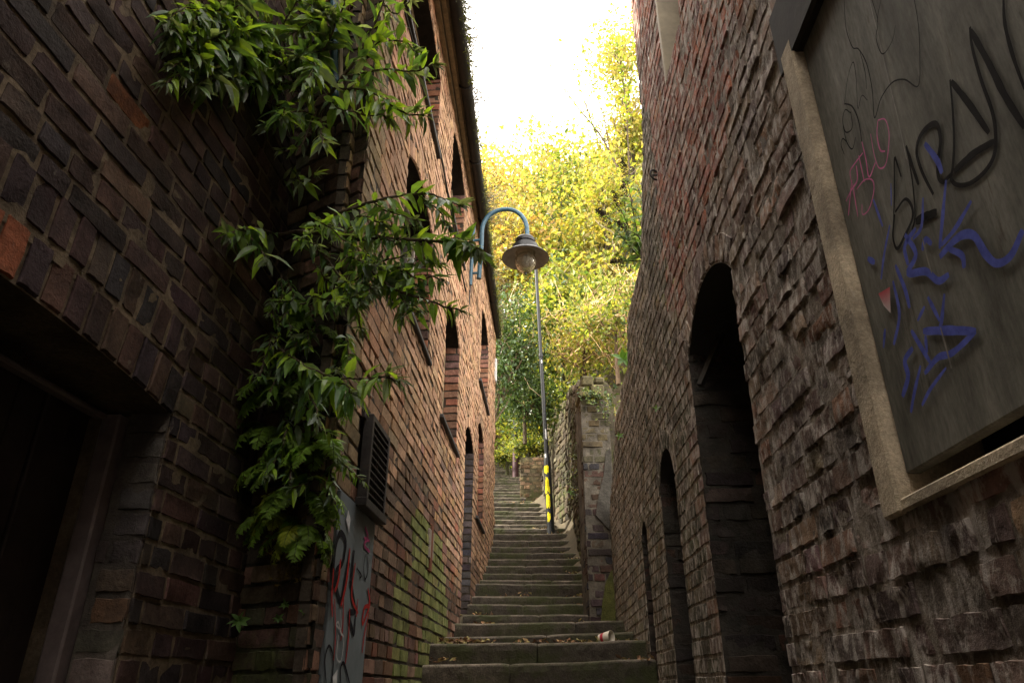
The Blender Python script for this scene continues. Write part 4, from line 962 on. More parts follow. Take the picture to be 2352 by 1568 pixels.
def branch(wood, lf, pts, r0, r, L=.10, pair=.04, droop=.55, gw=(3, 3, 2, 2, 2), rad_tip=.003, start=.1, tuft=True):
    """a twig along pts with opposite pairs of lance leaves and a tuft of small ones at the tip"""
    P = smooth_pts(pts, 8); P = P + .006 * np.stack([fbm(np.arange(len(P)) * .35, q, r0 * 999, 2) for q in (1., 5., 9.)], 1)
    wood.tube(P, np.linspace(r0, rad_tip, len(P)), 6, (.075, .055, .035))
    seg = np.linalg.norm(np.diff(P, axis=0), axis=1); cum = np.concatenate([[0], np.cumsum(seg)]); tot = cum[-1]
    pos, dr, nr, LL, WW, CC = [], [], [], [], [], []
    gw = np.array(gw) / sum(gw)
    s_ = tot * start; k = 0
    while s_ < tot:
        p = np.array([np.interp(s_, cum, P[:, q]) for q in range(3)]); i = min(len(P) - 2, np.searchsorted(cum, s_)); t = unit(P[i + 1] - P[i - 1 if i else 0])
        a = unit(np.cross(t, r.normal(0, 1, 3))); 
        for sg in (1, -1):
            d = unit(a * sg * .9 + t * .65 + r.normal(0, .25, 3)); d[2] -= droop * r.uniform(.4, 1.3); d = unit(d)
            n = unit(v3(0, 0, 1) + r.normal(0, .45, 3) + v3(0, -.35, 0)); l = L * r.uniform(.55, 1.25) * (.55 + .45 * min(1, (tot - s_) / (tot * .3 + .01) + .25))
            pos.append(p); dr.append(d); nr.append(n); LL.append(l); WW.append(l * r.uniform(.11, .155)); CC.append(GREENS[r.choice(5, p=gw)] * r.uniform(.75, 1.3))
        s_ += pair * r.uniform(.7, 1.4); k += 1
    if tuft:
        t = unit(P[-1] - P[-3])
        for _ in range(9):
            d = unit(t + r.normal(0, .6, 3)); d[2] -= .15
            l = L * r.uniform(.25, .65); pos.append(P[-1] - t * r.uniform(0, .02)); dr.append(d); nr.append(unit(v3(0, -.3, 1) + r.normal(0, .4, 3))); LL.append(l); WW.append(l * .14); CC.append(np.array((.12, .15, .09)) * r.uniform(.8, 1.4))
    put_leaves(lf, np.array(pos), np.array(dr), np.array(nr), np.array(LL), np.array(WW), np.array(CC), LANCE)
def PX(*l):
    out = []
    for px_, py_, y_ in l:
        d = ray(px_, py_); yw = -1.274 / (d[0] / d[1] - .084) if d[0] / d[1] < -.1 else 99      # keep clear of the dark wall
        out.append(at(px_, py_, min(y_, yw - .09) if yw > .5 else y_))
    return out
def shrub(loc, label, specs, seed, **kw):
    r = np.random.default_rng(seed); wood, lf = MB(), MB()
    for sp_ in specs:
        pts, r0, opt = sp_[0], sp_[1], (sp_[2] if len(sp_) > 2 else {})
        branch(wood, lf, PX(*pts), r0, r, **{**kw, **opt})
    o = empty('leafy_shrub', loc, label, 'shrub', 'wild shrubs rooted in the left walls')
    wood.build('stem', M['bark'], o, True); lf.build('foliage', M['shrub_leaf'], o); return o
D = dict
rs = np.random.default_rng(77)
spU = [([(705, 360, 2.60), (725, 290, 2.5), (755, 220, 2.42), (800, 165, 2.35), (850, 80, 2.28), (890, -20, 2.22)], .012, D(start=.35)),
       ([(790, 175, 2.36), (860, 160, 2.3), (930, 165, 2.25), (1000, 150, 2.2)], .005, D(pair=.022)), ([(770, 200, 2.38), (840, 205, 2.28), (910, 250, 2.22), (975, 268, 2.18)], .005, D(pair=.022, L=.12)),
       ([(800, 160, 2.34), (850, 110, 2.3), (905, 90, 2.26), (960, 120, 2.22)], .004, D(pair=.026)), ([(880, 10, 2.23), (910, 30, 2.2), (945, -10, 2.18)], .004, D(L=.12)),
       ([(730, 280, 2.5), (690, 200, 2.4), (640, 130, 2.3), (570, 70, 2.2), (480, 40, 2.12)], .008, D(pair=.022)), ([(640, 130, 2.3), (560, 120, 2.2), (470, 90, 2.12), (390, 70, 2.05)], .005, D(pair=.022)),
       ([(690, 200, 2.4), (620, 190, 2.28), (540, 190, 2.2)], .004, D(pair=.022)), ([(735, 270, 2.5), (700, 255, 2.4), (650, 270, 2.3), (610, 290, 2.25)], .005, D(pair=.022, L=.11)),
       ([(735, 270, 2.48), (740, 290, 2.35), (735, 310, 2.28), (745, 330, 2.22)], .004, D(L=.12)), ([(640, 130, 2.3), (650, 60, 2.25), (690, 0, 2.2)], .005, D(pair=.022)), ([(690, 200, 2.4), (730, 130, 2.32), (770, 60, 2.28), (800, -20, 2.22)], .006, D(pair=.022)),
       ([(570, 70, 2.2), (560, 10, 2.15), (590, -40, 2.1)], .004, D(pair=.024)), ([(755, 220, 2.42), (780, 250, 2.32), (850, 262, 2.28), (900, 275, 2.24)], .004, D(L=.12, pair=.024)), ([(480, 120, 2.15), (430, 160, 2.1), (380, 190, 2.08)], .003, D(L=.09, pair=.02)),
       ([(700, 120, 2.3), (720, 150, 2.2), (700, 210, 2.15)], .004, D(pair=.02)), ([(640, 200, 2.3), (600, 150, 2.2), (590, 100, 2.15)], .004, D(pair=.02)), ([(730, 250, 2.45), (690, 330, 2.35), (640, 345, 2.3)], .004, D(L=.09))]
for k in range(14):
    x, y = rs.uniform(480, 790), rs.uniform(-20, 250); spU.append(([(x, y, 2.42), (x + rs.uniform(-50, 40), y + rs.uniform(-30, 20), 2.32), (x + rs.uniform(-90, 70), y + rs.uniform(-30, 60), 2.22)], .003, D(pair=.02)))
for k in range(12):
    x, y = rs.uniform(380, 560), rs.uniform(10, 190); spU.append(([(x + 90, y - 10, 2.28), (x + 40, y - 5, 2.18), (x, y + rs.uniform(-10, 30), 2.10)], .003, D(pair=.024, L=.10)))
shrub(at(705, 360, 2.62), 'big leafy shrub spilling from the top of the left corner, long pointed leaves', spU, 301, L=.125)
spL = [([(640, 545, 2.66), (700, 530, 2.5), (770, 490, 2.36), (860, 465, 2.28), (960, 445, 2.22), (1060, 475, 2.16)], .010, D(start=.25, pair=.03)),
       ([(690, 535, 2.52), (790, 545, 2.36), (890, 545, 2.25), (990, 555, 2.15), (1070, 565, 2.06), (1100, 575, 2.02)], .010, D(start=.3, L=.12, pair=.03)), ([(1020, 555, 2.12), (1045, 545, 2.06), (1075, 560, 2.0)], .004, D(L=.14, pair=.02, droop=1.0)),
       ([(760, 560, 2.4), (830, 610, 2.3), (900, 660, 2.22), (980, 690, 2.16), (1060, 715, 2.1)], .007, D(L=.09, pair=.026)), ([(830, 610, 2.3), (900, 610, 2.22), (960, 635, 2.18), (1020, 640, 2.12)], .004, D(L=.10, pair=.026)),
       ([(640, 545, 2.66), (600, 525, 2.5), (560, 525, 2.38), (520, 540, 2.3)], .006, D(L=.13, pair=.03, droop=.9)), ([(560, 525, 2.38), (590, 560, 2.3), (610, 590, 2.26)], .004, D(L=.13, droop=1.2)),
       ([(720, 560, 2.5), (770, 620, 2.4), (810, 690, 2.34), (830, 760, 2.3)], .006, D(L=.09, pair=.024)), ([(860, 465, 2.28), (900, 490, 2.22), (960, 505, 2.18)], .003, D(L=.09, pair=.022)), ([(790, 545, 2.36), (820, 500, 2.3), (880, 510, 2.24)], .003, D(pair=.024)),
       ([(700, 520, 2.5), (730, 505, 2.4), (760, 515, 2.32)], .003, D(L=.08)), ([(960, 445, 2.22), (1000, 480, 2.18), (1030, 520, 2.14)], .003, D(L=.09, pair=.024)), ([(640, 420, 2.62), (670, 410, 2.5), (700, 412, 2.42), (730, 400, 2.38)], .004, D(L=.10, pair=.03)), ([(720, 600, 2.5), (760, 650, 2.42), (800, 650, 2.35), (860, 680, 2.28)], .004, D(L=.08, pair=.024))]
for k in range(24):
    x, y = rs.uniform(680, 960), rs.uniform(500, 700); spL.append(([(x, y, 2.36), (x + rs.uniform(-10, 40), y + rs.uniform(-20, 20), 2.28), (x + rs.uniform(10, 90), y + rs.uniform(-20, 50), 2.2)], .003, D(L=.08, pair=.022)))
shrub(at(640, 545, 2.68), 'shrub arching over the alley below the lamp height, big drooping leaves at its tip', spL, 302, L=.125)
spM = [([(625, 770, 2.68), (650, 805, 2.56), (700, 840, 2.44), (760, 865, 2.34), (830, 870, 2.26), (900, 865, 2.2)], .006, D(start=.2, L=.13, pair=.036, droop=.9)), ([(760, 865, 2.34), (790, 885, 2.28), (810, 900, 2.24)], .003, D(L=.14, droop=1.3, pair=.03)), ([(830, 870, 2.26), (870, 868, 2.2), (920, 870, 2.16)], .003, D(L=.10, droop=.3)),
       ([(640, 640, 2.68), (625, 700, 2.6), (640, 760, 2.55), (625, 800, 2.5)], .004, D(L=.05, pair=.02)), ([(700, 880, 2.5), (720, 930, 2.42), (730, 960, 2.38)], .003, D(L=.11, droop=1.2)), ([(690, 700, 2.6), (720, 690, 2.5), (760, 710, 2.44)], .003, D(L=.06)), ([(660, 980, 2.6), (700, 970, 2.52), (760, 990, 2.44)], .003, D(L=.08, pair=.03))]
for k in range(22):
    x, y = rs.uniform(610, 790), rs.uniform(600, 1100); spM.append(([(x, y, 2.66), (x + rs.uniform(-20, 25), y + rs.uniform(0, 50), 2.58), (x + rs.uniform(-45, 55), y + rs.uniform(40, 110), 2.50)], .0025, D(pair=.02, L=rs.uniform(.045, .085), gw=(3, 3, 2, 1, 1))))
shrub(at(625, 770, 2.7), 'small trailing shrub low on the left corner, pale buds and wide leaves above the ferns', spM, 303, L=.09)
# ferns
def fern(px, py, yb, n, L, seed, label, spread=1.0, col=(.16, .27, .035)):
    r = np.random.default_rng(seed); mb = MB(); o_ = at(px, py, yb)
    for i in range(n):
        a = r.uniform(-1.5, 1.5) * spread; d0 = unit(v3(math.sin(a), -math.cos(a) * .75, r.uniform(-.1, .55))); l = L * r.uniform(.65, 1.15); P = [o_]; d = d0.copy(); m = 16
        for q in range(m): d = unit(d + v3(0, 0, -.085 - .02 * q * r.uniform(.3, .8))); P.append(P[-1] + d * l / m)
        P = np.array(P); mb.tube(P, np.linspace(.0022, .0006, m + 1), 4, (.06, .07, .025), False)
        pos, dr, nr, LL, WW, CC = [], [], [], [], [], []
        c = np.array(col) * r.uniform(.6, 1.4) * ((1.35, .95, .6) if r.random() < .15 else (1, 1, 1))
        for q in np.linspace(2, m - .2, 30):
            i0 = int(q); f = q - i0; p = P[i0] * (1 - f) + P[min(m, i0 + 1)] * f; t = unit(P[min(m, i0 + 1)] - P[max(0, i0 - 1)]); sd_ = unit(np.cross(t, v3(0, 0, 1)) + r.normal(0, .1, 3)); e = q / m
            wl_ = l * .26 * math.sin(math.pi * (.12 + .86 * e)) ** .8
            for sg in (1, -1):
                pos.append(p); dr.append(unit(sd_ * sg + t * .45 + v3(0, 0, -.25) + r.normal(0, .08, 3))); nr.append(unit(np.cross(sd_, t) * (1 if np.cross(sd_, t)[2] > 0 else -1) + r.normal(0, .15, 3))); LL.append(wl_ * r.uniform(.85, 1.1) + .004); WW.append(wl_ * .13 + .0016); CC.append(c * r.uniform(.85, 1.15))
        put_leaves(mb, np.array(pos), np.array(dr), np.array(nr), np.array(LL), np.array(WW), np.array(CC), LANCE)
    return tag(mb.build('fern', M['fern'], None, False, o_), label, 'fern', 'ferns on the left corner wall')
for a in [(640, 900, 2.70, 10, .22, 1, 'pale green fern on the left corner, beside the small trailing shrub'), (620, 985, 2.72, 9, .19, 2, 'fern with broad fronds pointing towards the dark doorway'), (630, 1075, 2.74, 8, .22, 3, 'short fern halfway down the corner, level with the foot of the vent cage'),
          (690, 1130, 2.68, 20, .22, 4, 'large bright fern whose frond reaches over the top of the grey graffitied door'), (640, 1190, 2.74, 12, .18, 5, 'fern at the lower left edge of the fern clump'), (695, 1220, 2.70, 20, .18, 6, 'bright fern hanging lowest, beside the grey graffitied door'), (745, 1030, 2.58, 8, .20, 7, 'small fern just left of the vent cage'),
          (670, 715, 2.70, 8, .20, 8, 'dark fern high on the corner under the arching shrub'), (735, 765, 2.62, 7, .17, 9, 'tiny shaded fern between the arching shrub and the trailing shrub'), (725, 900, 2.64, 9, .2, 10, 'fern half hidden behind the wide leaves of the trailing shrub'), (705, 1010, 2.68, 9, .22, 11, 'mid green fern in the middle of the corner, above the large bright fern')]: fern(*a)
# dead roots / brown fern litter hanging under the fern clump
mb = MB(); rr = np.random.default_rng(66)
for k in range(60):
    p = at(rr.uniform(640, 730), rr.uniform(1150, 1260), 2.70); P = [p]
    for q in range(6): P.append(P[-1] + v3(rr.normal(0, .010), rr.normal(-.002, .004), -rr.uniform(.01, .035)))
    mb.tube(np.array(P), np.linspace(.0016, .0006, 7), 4, np.array((.11, .075, .03)) * rr.uniform(.6, 1.5), False)
    put_leaves(mb, np.array(P[1:]), rr.normal(0, 1, (6, 3)) + (0, 0, -.6), rr.normal(0, 1, (6, 3)), np.full(6, .022), np.full(6, .006), np.array((.14, .10, .03))[None] * rr.uniform(.5, 1.5, (6, 1)), LANCE)
tag(mb.build('dead_fronds', M['litter']), 'brown withered fronds hanging under the ferns', 'dead fronds', None, 'stuff')
# seedlings
def seedling(px, py, yb, L, seed, label, fr=None, n=7, col=(.09, .17, .04)):
    r = np.random.default_rng(seed); o_ = at(px, py, yb); mb = MB(); a = np.linspace(0, 2 * math.pi, n, endpoint=False) + r.uniform(0, 1)
    d = np.stack([np.cos(a), np.full(n, -.45), np.sin(a) * .8], 1) + r.normal(0, .15, (n, 3))
    put_leaves(mb, np.tile(o_, (n, 1)), d, np.tile(v3(0, -1, .6), (n, 1)) + r.normal(0, .2, (n, 3)), L * r.uniform(.7, 1.2, n), L * r.uniform(.18, .28, n), np.array(col)[None] * r.uniform(.8, 1.3, (n, 1)), LANCE)
    mb.tube([o_ + v3(0, .04, -.01), o_], [.003, .002], 4, (.06, .08, .03), False)
    return tag(mb.build('seedling', M['fern'], None, False, o_), label, 'seedling', 'seedlings in wall cracks')
seedling(549, 1425, 2.80, .042, 1, 'rosette seedling lowest on the corner between dark doorway and grey door')
seedling(640, 1420, 2.74, .024, 2, 'tiny seedling right of the rosette, on the corner wall')
seedling(655, 1388, 2.74, .022, 3, 'tiny seedling just under the hanging fronds on the corner wall')
seedling(700, 1405, 2.66, .02, 4, 'single small sprig on the corner bricks nearest the grey door')
seedling(1432, 825, 5.2, .11, 5, 'bright green broad-leaved weed on the stepped top of the right wall', n=6, col=(.10, .22, .04))
seedling(1508, 938, 3.95, .03, 6, 'small green weed in the right wall above the narrow slit', n=5)
seedling(1422, 1000, 5.5, .05, 7, 'pale sprig at the foot of the stepped edge of the right wall, beside the pier', n=5)
seedling(1310, 1130, 9.0, .06, 8, 'little green sprig on the stone wall left of the brick pier', n=6)

# moss and dry grass along the gutter
mb = MB(); rr = np.random.default_rng(21)
K = 5200; tt = rr.uniform(0.05, 1, K); base_ = E0 + (E1 - E0) * tt[:, None] + np.stack([rr.normal(-.005, .016, K), rr.normal(0, .02, K), rr.normal(.06, .03, K)], 1)
base_[:, 2] -= np.abs(rr.normal(0, .04, K)) * (rr.random(K) < .4)
clump = vnoise(tt * 22, 3.3) > -.25; base_ = base_[clump]; K = len(base_)
put_leaves(mb, base_, rr.normal(0, 1, (K, 3)) + (.5, 0, .1), rr.normal(0, 1, (K, 3)), rr.uniform(.015, .045, K), rr.uniform(.006, .016, K), np.array([(.07, .085, .015), (.10, .11, .02), (.05, .055, .015)])[rr.integers(0, 3, K)] * rr.uniform(.6, 1.4, (K, 1)), DIAM)
mo = mb.build('moss', M['fern'], gut); mo['kind'] = 'stuff'
mb = MB()
for k in range(900):
    f = rr.uniform(.12, .62) if k % 3 else rr.uniform(.1, .95)
    if vnoise(f * 26, 8.8) < -.2: continue
    p = E0 + (E1 - E0) * f + v3(-.02, rr.normal(0, .03), .07); d = unit(v3(rr.uniform(.3, 1.2), rr.normal(0, .6), rr.uniform(-.1, 1.1))); P = [p]; l = rr.uniform(.10, .38)
    for q in range(5): d = unit(d + rr.normal(0, .22, 3) + v3(0, 0, -.12)); P.append(P[-1] + d * l / 5)
    mb.tube(np.array(P), np.linspace(.0028, .0012, 6), 3, np.array((.085, .07, .03)) * rr.uniform(.5, 1.3), False)
    if rr.random() < .35:
        for q in (3, 4, 5): put_leaves(mb, np.array(P[q])[None], rr.normal(0, 1, (1, 3)), rr.normal(0, 1, (1, 3)), np.array([.03]), np.array([.008]), np.array([(.09, .10, .03)]), DIAM)
gr = mb.build('dry_weed', M['fern'], gut); gr['kind'] = 'stuff'

# ---- trees on the bank
def foliage_tree(name, label, base, height, crown, n_leaf, leaf, cols, seed, limbs=9, mat='tree_leaf', wood=(.16, .12, .075), lean=(0, 0), rad=.09, open_=.35, twigs=40, group=None, cat='tree'):
    """crown: (rx, ry, rz, z-centre); limbs fork from a tapered trunk, leaves gather in clumps at their ends"""
    r = np.random.default_rng(seed); base = np.asarray(base, float); o = empty(name, base, label, cat, group); wd, lf = MB(), MB()
    rx_, ry_, rz_, zc = crown; top = base + v3(lean[0], lean[1], height * .72)
    n = 9; P = np.array([base + (top - base) * q + v3(.10 * math.sin(q * 5 + seed), .1 * math.cos(q * 4 + seed), 0) * q * rad * 8 for q in np.linspace(0, 1, n)]); P[0][2] -= .3
    wd.tube(P, np.linspace(rad, rad * .3, n) * .8, 8, np.array(wood) * .4); cen = base + v3(lean[0], lean[1], zc); tips = []
    for i in range(limbs):
        q = r.uniform(.25, .98); s_ = P[int(q * (n - 1))]; d = unit(r.normal(0, 1, 3)); tgt = cen + d * np.array((rx_, ry_, rz_)) * r.uniform(.55, 1.0)
        m = 7; k_ = np.linspace(0, 1, m)[:, None]; B = s_ + (tgt - s_) * k_ + np.sin(k_ * math.pi) * v3(r.normal(0, .12), r.normal(0, .12), .22 * rz_ * r.uniform(0, 1)) + r.normal(0, .02, (m, 3)) * k_
        wd.tube(B, np.linspace(rad * .38, rad * .06, m), 5, np.array(wood) * r.uniform(.8, 1.3)); tips += [B[3], B[4], B[5], B[6]]
        for t_ in range(3):
            s2 = B[r.integers(2, 6)]; e = s2 + unit(r.normal(0, 1, 3) + (0, 0, .4)) * r.uniform(.3, .8) * min(rx_, rz_) * .7; mm = (s2 + e) / 2 + r.normal(0, .05, 3); wd.tube([s2, mm, e], [rad * .14, rad * .09, rad * .03], 4, np.array(wood) * r.uniform(.9, 1.5)); tips += [mm, e]
    tips = np.array(tips)
    for i in range(twigs):
        s2 = tips[r.integers(len(tips))]; d = unit(r.normal(0, 1, 3) + (0, 0, .7)); l = r.uniform(.3, 1.0) * rz_ * .6; wd.tube([s2, s2 + d * l * .5 + r.normal(0, .04, 3), s2 + d * l], [rad * .13, rad * .10, rad * .04], 3, np.array(wood) * r.uniform(2, 6))
    n_leaf = int(n_leaf * (.8 if cat == 'tree' else .9))
    ci = r.integers(0, len(tips), n_leaf); spread = min(rx_, ry_, rz_) * open_
    cs = r.normal(0, 1, (len(tips), 3)) * .25 + 1
    pos = tips[ci] + r.normal(0, 1, (n_leaf, 3)) * spread * np.array((1, 1, .75)) * (.5 + hash3(ci, ci * 0 + 3, ci * 0 + seed)[:, None])
    cols = np.array(cols); cc = cols[(hash3(ci, ci * 0 + 7, ci * 0 + seed) * len(cols)).astype(int) % len(cols)]; alt = cols[r.integers(0, len(cols), n_leaf)]; cc = np.where(r.random((n_leaf, 1)) < .35, alt, cc) * r.uniform(.7, 1.3, (n_leaf, 1))
    L = leaf * r.uniform(.6, 1.3, n_leaf)
    put_leaves(lf, pos, r.normal(0, 1, (n_leaf, 3)) + (0, 0, -.5), r.normal(0, .6, (n_leaf, 3)) + (0, 0, .8), L, L * r.uniform(.4, .65, n_leaf), cc, DIAM)
    wd.build('trunk', M['bark'], o, True); lf.build('crown', M[mat], o); return o
YEL = [tuple(a * b for a, b in zip(q, (.86, .78, .70))) for q in [(.34, .36, .09), (.27, .34, .08), (.40, .39, .15), (.20, .28, .06), (.38, .34, .13)]]
LIM = [(.05, .09, .025)] + [tuple(a * b for a, b in zip(q, (.86, .78, .70))) for q in [(.25, .31, .07), (.20, .28, .07), (.32, .34, .09), (.14, .20, .05)]]
ORG = [tuple(a * b for a, b in zip(q, (.86, .78, .70))) for q in [(.42, .37, .14), (.36, .36, .13), (.44, .33, .15), (.30, .33, .10)]]
DRK = [(.045, .085, .022), (.06, .11, .028), (.04, .07, .025), (.09, .13, .03)]
def ground_at(px, py, y): p = at(px, py, y); p[2] = land(p[0], y); return p
TR = [('tree', 'yellow leaved tree left of centre behind the bracket lamp', (1085, 15.5), 1160, 470, 1.6, 1.9, ORG, 8000), ('tree', 'lime green tree in the middle of the bank, straight behind the bracket lamp', (1285, 17.5), 1285, 500, 1.9, 2.0, LIM, 9000),
      ('tree', 'tall thin yellow tree rising against the sky at the edge of the right wall', (1440, 16.0), 1455, 215, 1.2, 4.0, YEL, 6500), ('tree', 'yellow green tree filling the bank above the brick pier', (1400, 15.0), 1390, 520, 1.4, 1.9, YEL, 7500),
      ('tree', 'pale tree on the skyline left of centre, thin leaves', (1215, 22), 1220, 400, 2.0, 1.6, ORG, 5000), ('tree', 'lime tree on the skyline between the pale tree and the tall thin tree', (1335, 21), 1330, 400, 2.1, 1.9, YEL, 7000),
      ('tree', 'green tree behind the dark ivy, between the left building and the tall lamp post', (1190, 19), 1195, 740, 1.7, 2.0, LIM, 9000),
      ('tree', 'low orange tree left on the skyline beside the gutter', (1060, 20), 1125, 430, 1.5, 1.5, ORG, 5000), ('tree', 'yellow green tree at the lower bank above the stone wall', (1330, 13.6), 1330, 690, 1.0, 1.0, LIM, 5000)]
for i, (nm, lb, (bx, by), cx, cy_, rx_, rz_, cols, nl) in enumerate(TR):
    b0 = ground_at(bx, 700, by); cc_ = at(cx, cy_, by); zc = cc_[2] - b0[2]
    if zc < rz_ * .6: b0[2] -= (rz_ * .6 - zc); zc = cc_[2] - b0[2]
    foliage_tree(nm, lb, b0, max(1.5, zc * 1.3), (rx_, rx_, rz_, zc), nl, .15 if by < 18 else .2, cols, 400 + i, 12, lean=(cc_[0] - b0[0], 0), rad=.08, open_=.30, twigs=130, wood=(.065, .052, .036), group='trees on the bank')
# bare twiggy bushes and dark ivy
for i, (lb, px_, py_, y_, rx_, rz_, cols, nl, lf_, wood, tw) in enumerate([('twiggy brown bush above the stone wall', 1340, 780, 12.4, .9, .9, YEL, 2600, .09, (.17, .11, .065), 260), ('twiggy bush right behind the brick pier', 1410, 730, 11.5, .7, 1.0, LIM, 2600, .09, (.18, .12, .07), 220), ('twiggy bush left of the tall lamp post top', 1275, 720, 14.5, .8, .9, YEL, 3000, .1, (.2, .14, .08), 220), ('low green bush between lamp post and stone wall', 1235, 930, 15.5, .7, .9, LIM, 4200, .09, (.12, .09, .05), 80), ('small bright bush beside the distant lamp post', 1195, 960, 18.5, .8, 1.0, LIM, 3600, .12, (.14, .1, .06), 60), ('yellow bush above the far retaining wall', 1155, 900, 19.5, .8, .8, YEL, 3200, .13, (.14, .1, .06), 60), ('grassy green bush at the foot of the distant lamp post', 1165, 1045, 17.0, .28, .22, LIM, 1500, .06, (.1, .1, .04), 10), ('green bush behind the low brick wall', 1215, 1020, 15.0, .45, .3, LIM, 2200, .07, (.1, .1, .04), 20)]):
    cc_ = at(px_, py_, y_); b0 = np.array((cc_[0], y_, cc_[2] - rz_ * 1.0))
    foliage_tree('bush', lb, b0, rz_ * 1.6, (rx_, rx_, rz_, rz_), nl, lf_, cols, 500 + i, 12, wood=wood, rad=.05, open_=.32, twigs=tw, group='bushes on the bank', cat='bush')
for i, (lb, px_, py_, y_, rx_, rz_, nl) in enumerate([('dark ivy clad tree hanging over the end of the left building', 1185, 755, 12.2, .46, 1.15, 6500), ('dark holly like bush below the ivy, left of the lamp post', 1205, 900, 13.6, .5, .6, 5000)]):
    cc_ = at(px_, py_, y_); b0 = np.array((cc_[0] - (.85 if i == 0 else 0), y_, stair_z(y_) if i == 0 else cc_[2] - .8))
    foliage_tree('ivy_tree' if i == 0 else 'bush', lb, b0, (cc_[2] - b0[2]) * 1.2, (rx_, rx_, rz_, cc_[2] - b0[2]), nl, .085, DRK, 600 + i, 20, 'ivy', lean=(.85 if i == 0 else 0, 0), rad=.05, open_=.5, twigs=30, cat='tree' if i == 0 else 'bush')
r = np.random.default_rng(91); wood, lf = MB(), MB()
o = empty('sapling', ground_at(1445, 700, 15.2), 'thin sapling arching left over the bank against the white sky', 'sapling')
for pts, opt in [([(1450, 640, 15.2), (1440, 450, 15.0), (1390, 330, 14.9), (1330, 250, 14.8), (1285, 190, 14.8), (1262, 150, 14.8)], D(start=.62, r0=.035)), ([(1370, 310, 14.9), (1345, 240, 14.8), (1330, 190, 14.8), (1318, 160, 14.8)], D(start=.4, r0=.018)), ([(1400, 345, 14.9), (1385, 260, 14.9), (1362, 200, 14.9), (1350, 140, 14.9)], D(start=.7, r0=.016)), ([(1362, 200, 14.9), (1380, 170, 14.9), (1390, 150, 14.9)], D(start=.95, r0=.008)),
                 ([(1445, 420, 15.0), (1440, 260, 14.9), (1425, 150, 14.9), (1410, 60, 14.8), (1405, 10, 14.8)], D(start=.3, r0=.02)), ([(1440, 260, 14.9), (1455, 120, 14.8), (1450, 20, 14.8)], D(start=.1, r0=.02)), ([(1425, 350, 14.9), (1405, 250, 14.9), (1395, 190, 14.9)], D(start=.5, r0=.012))]:
    branch(wood, lf, PX(*pts), opt['r0'], r, L=.17, pair=.075, start=opt['start'], droop=.5, rad_tip=.006, gw=(1, 0, 3, 4, 1))
wood.build('stem', M['bark'], o, True); lf.build('foliage', M['tree_leaf'], o)
# buddleia on the right wall's stepped top with dead flower heads
r = np.random.default_rng(88); wood, lf, hd = MB(), MB(), MB()
o = empty('leafy_shrub', RW.P(4.95, 2.55, -.2), 'dark shrub with brown dead flower spikes on the stepped top of the right wall', 'shrub')
b0 = at(1478, 600, 4.7)
for i, (px_, py_) in enumerate([(1440, 415), (1435, 460), (1425, 480), (1400, 500), (1415, 540), (1445, 530), (1460, 480), (1450, 570), (1430, 600), (1465, 430), (1470, 540), (1405, 520)]):
    e = at(px_, py_, 4.5 + r.uniform(-.2, .25)); m = (b0 + e) / 2 + v3(0, 0, .06) + r.normal(0, .03, 3); branch(wood, lf, [b0, m, e], .006, r, L=.11, pair=.035, gw=(3, 4, 1, 0, 3), droop=.4)
    if i in (0, 2, 3, 5, 8, 11, 1):
        d = unit(e - m)
        for q in range(170):
            f = r.uniform(0, 1); hp = e + d * (.02 + .15 * f) + r.normal(0, .022 * (1.1 - f), 3); put_leaves(hd, hp[None], r.normal(0, 1, (1, 3)), r.normal(0, 1, (1, 3)), np.array([.016]), np.array([.010]), np.array([(.06, .045, .025)]) * r.uniform(.6, 1.4), DIAM)
wood.build('stem', M['bark'], o, True); lf.build('foliage', M['shrub_leaf'], o); hd.build('flower_head', M['litter'], o)
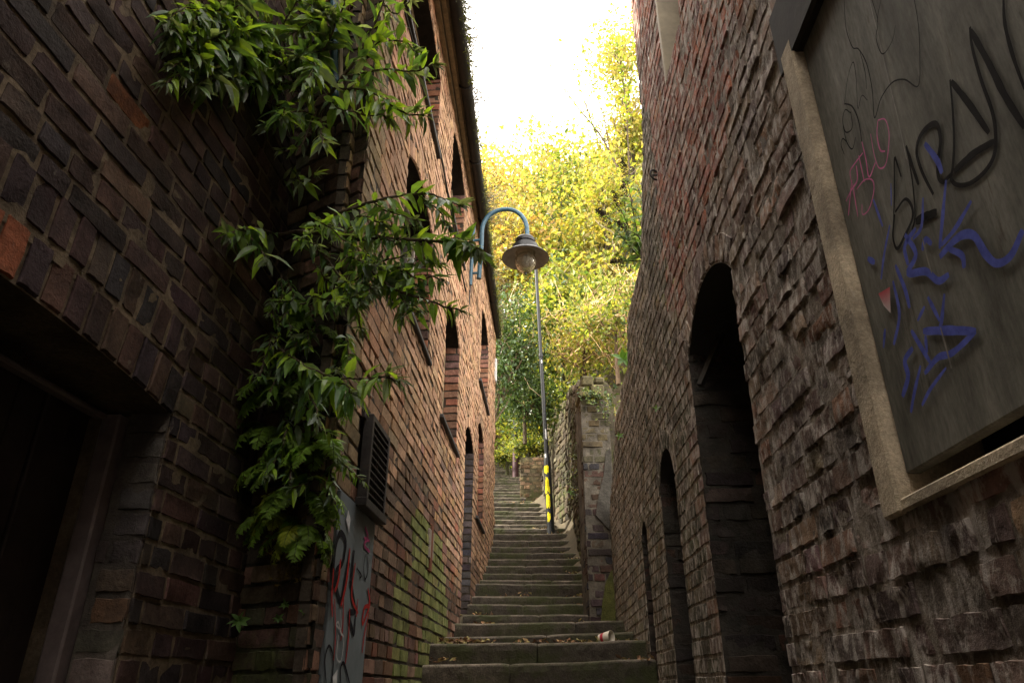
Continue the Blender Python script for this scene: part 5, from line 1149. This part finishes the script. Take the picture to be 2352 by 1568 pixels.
# ivy on the pier
def creeper(label, spots, leaf, seed, cols=DRK, name='ivy_patch'):
    r = np.random.default_rng(seed); mb = MB()
    for (px_, py_, y_, sx, sz, n) in spots:
        c0 = at(px_, py_, y_); p = c0 + np.stack([r.normal(0, sx, n), -np.abs(r.normal(0, .03, n)), r.normal(0, sz, n)], 1)
        put_leaves(mb, p, r.normal(0, .6, (n, 3)) + (0, -.3, -.5), r.normal(0, .5, (n, 3)) + (0, -1, .4), leaf * r.uniform(.6, 1.2, n), leaf * r.uniform(.4, .6, n), np.array(cols)[r.integers(0, len(cols), n)] * r.uniform(.7, 1.4, (n, 1)), DIAM)
    return tag(mb.build(name, M['ivy'], None, False, at(*spots[0][:3])), label, 'ivy')
creeper('ivy trailing over the mossy top of the brick pier', [(1375, 915, 7.15, .10, .05, 90), (1350, 900, 7.12, .07, .04, 50), (1395, 930, 7.15, .06, .10, 70)], .045, 5, LIM + DRK)
creeper('thin ivy climbing the stone wall left of the brick pier', [(1308, 1120, 9.1, .08, .12, 70), (1318, 1060, 8.9, .06, .12, 40)], .04, 6, LIM + DRK)
# rank undergrowth over the bank
mb = MB(); r = np.random.default_rng(99); K = 26000
X_, Y_ = r.uniform(-7, 9, K), r.uniform(11.6, 33, K); ok = (X_ > .95) | (X_ < -.95) | (Y_ > 21); X_, Y_ = X_[ok], Y_[ok]; K = len(X_)
Z_ = np.array([land(a, b) for a, b in zip(X_, Y_)]) + np.abs(r.normal(0, .35, K)) + .35 * np.maximum(0, vnoise(X_ * .8, Y_ * .8, 1.0)) + .1
cols = np.array(YEL + LIM + DRK[:2]); cc = cols[((vnoise(X_ * .6, Y_ * .6, 7.7) + 1) / 2 * len(cols)).astype(int).clip(0, len(cols) - 1)] * r.uniform(.7, 1.3, (K, 1)); L = .16 * r.uniform(.6, 1.4, K) * (1 + np.maximum(0, Y_ - 18) * .05)
put_leaves(mb, np.stack([X_, Y_, Z_], 1), r.normal(0, 1, (K, 3)), r.normal(0, .6, (K, 3)) + (0, -.3, .8), L, L * .5, cc, DIAM)
tag(mb.build('undergrowth', M['tree_leaf']), 'tangled yellow green undergrowth covering the bank', 'undergrowth', None, 'stuff')
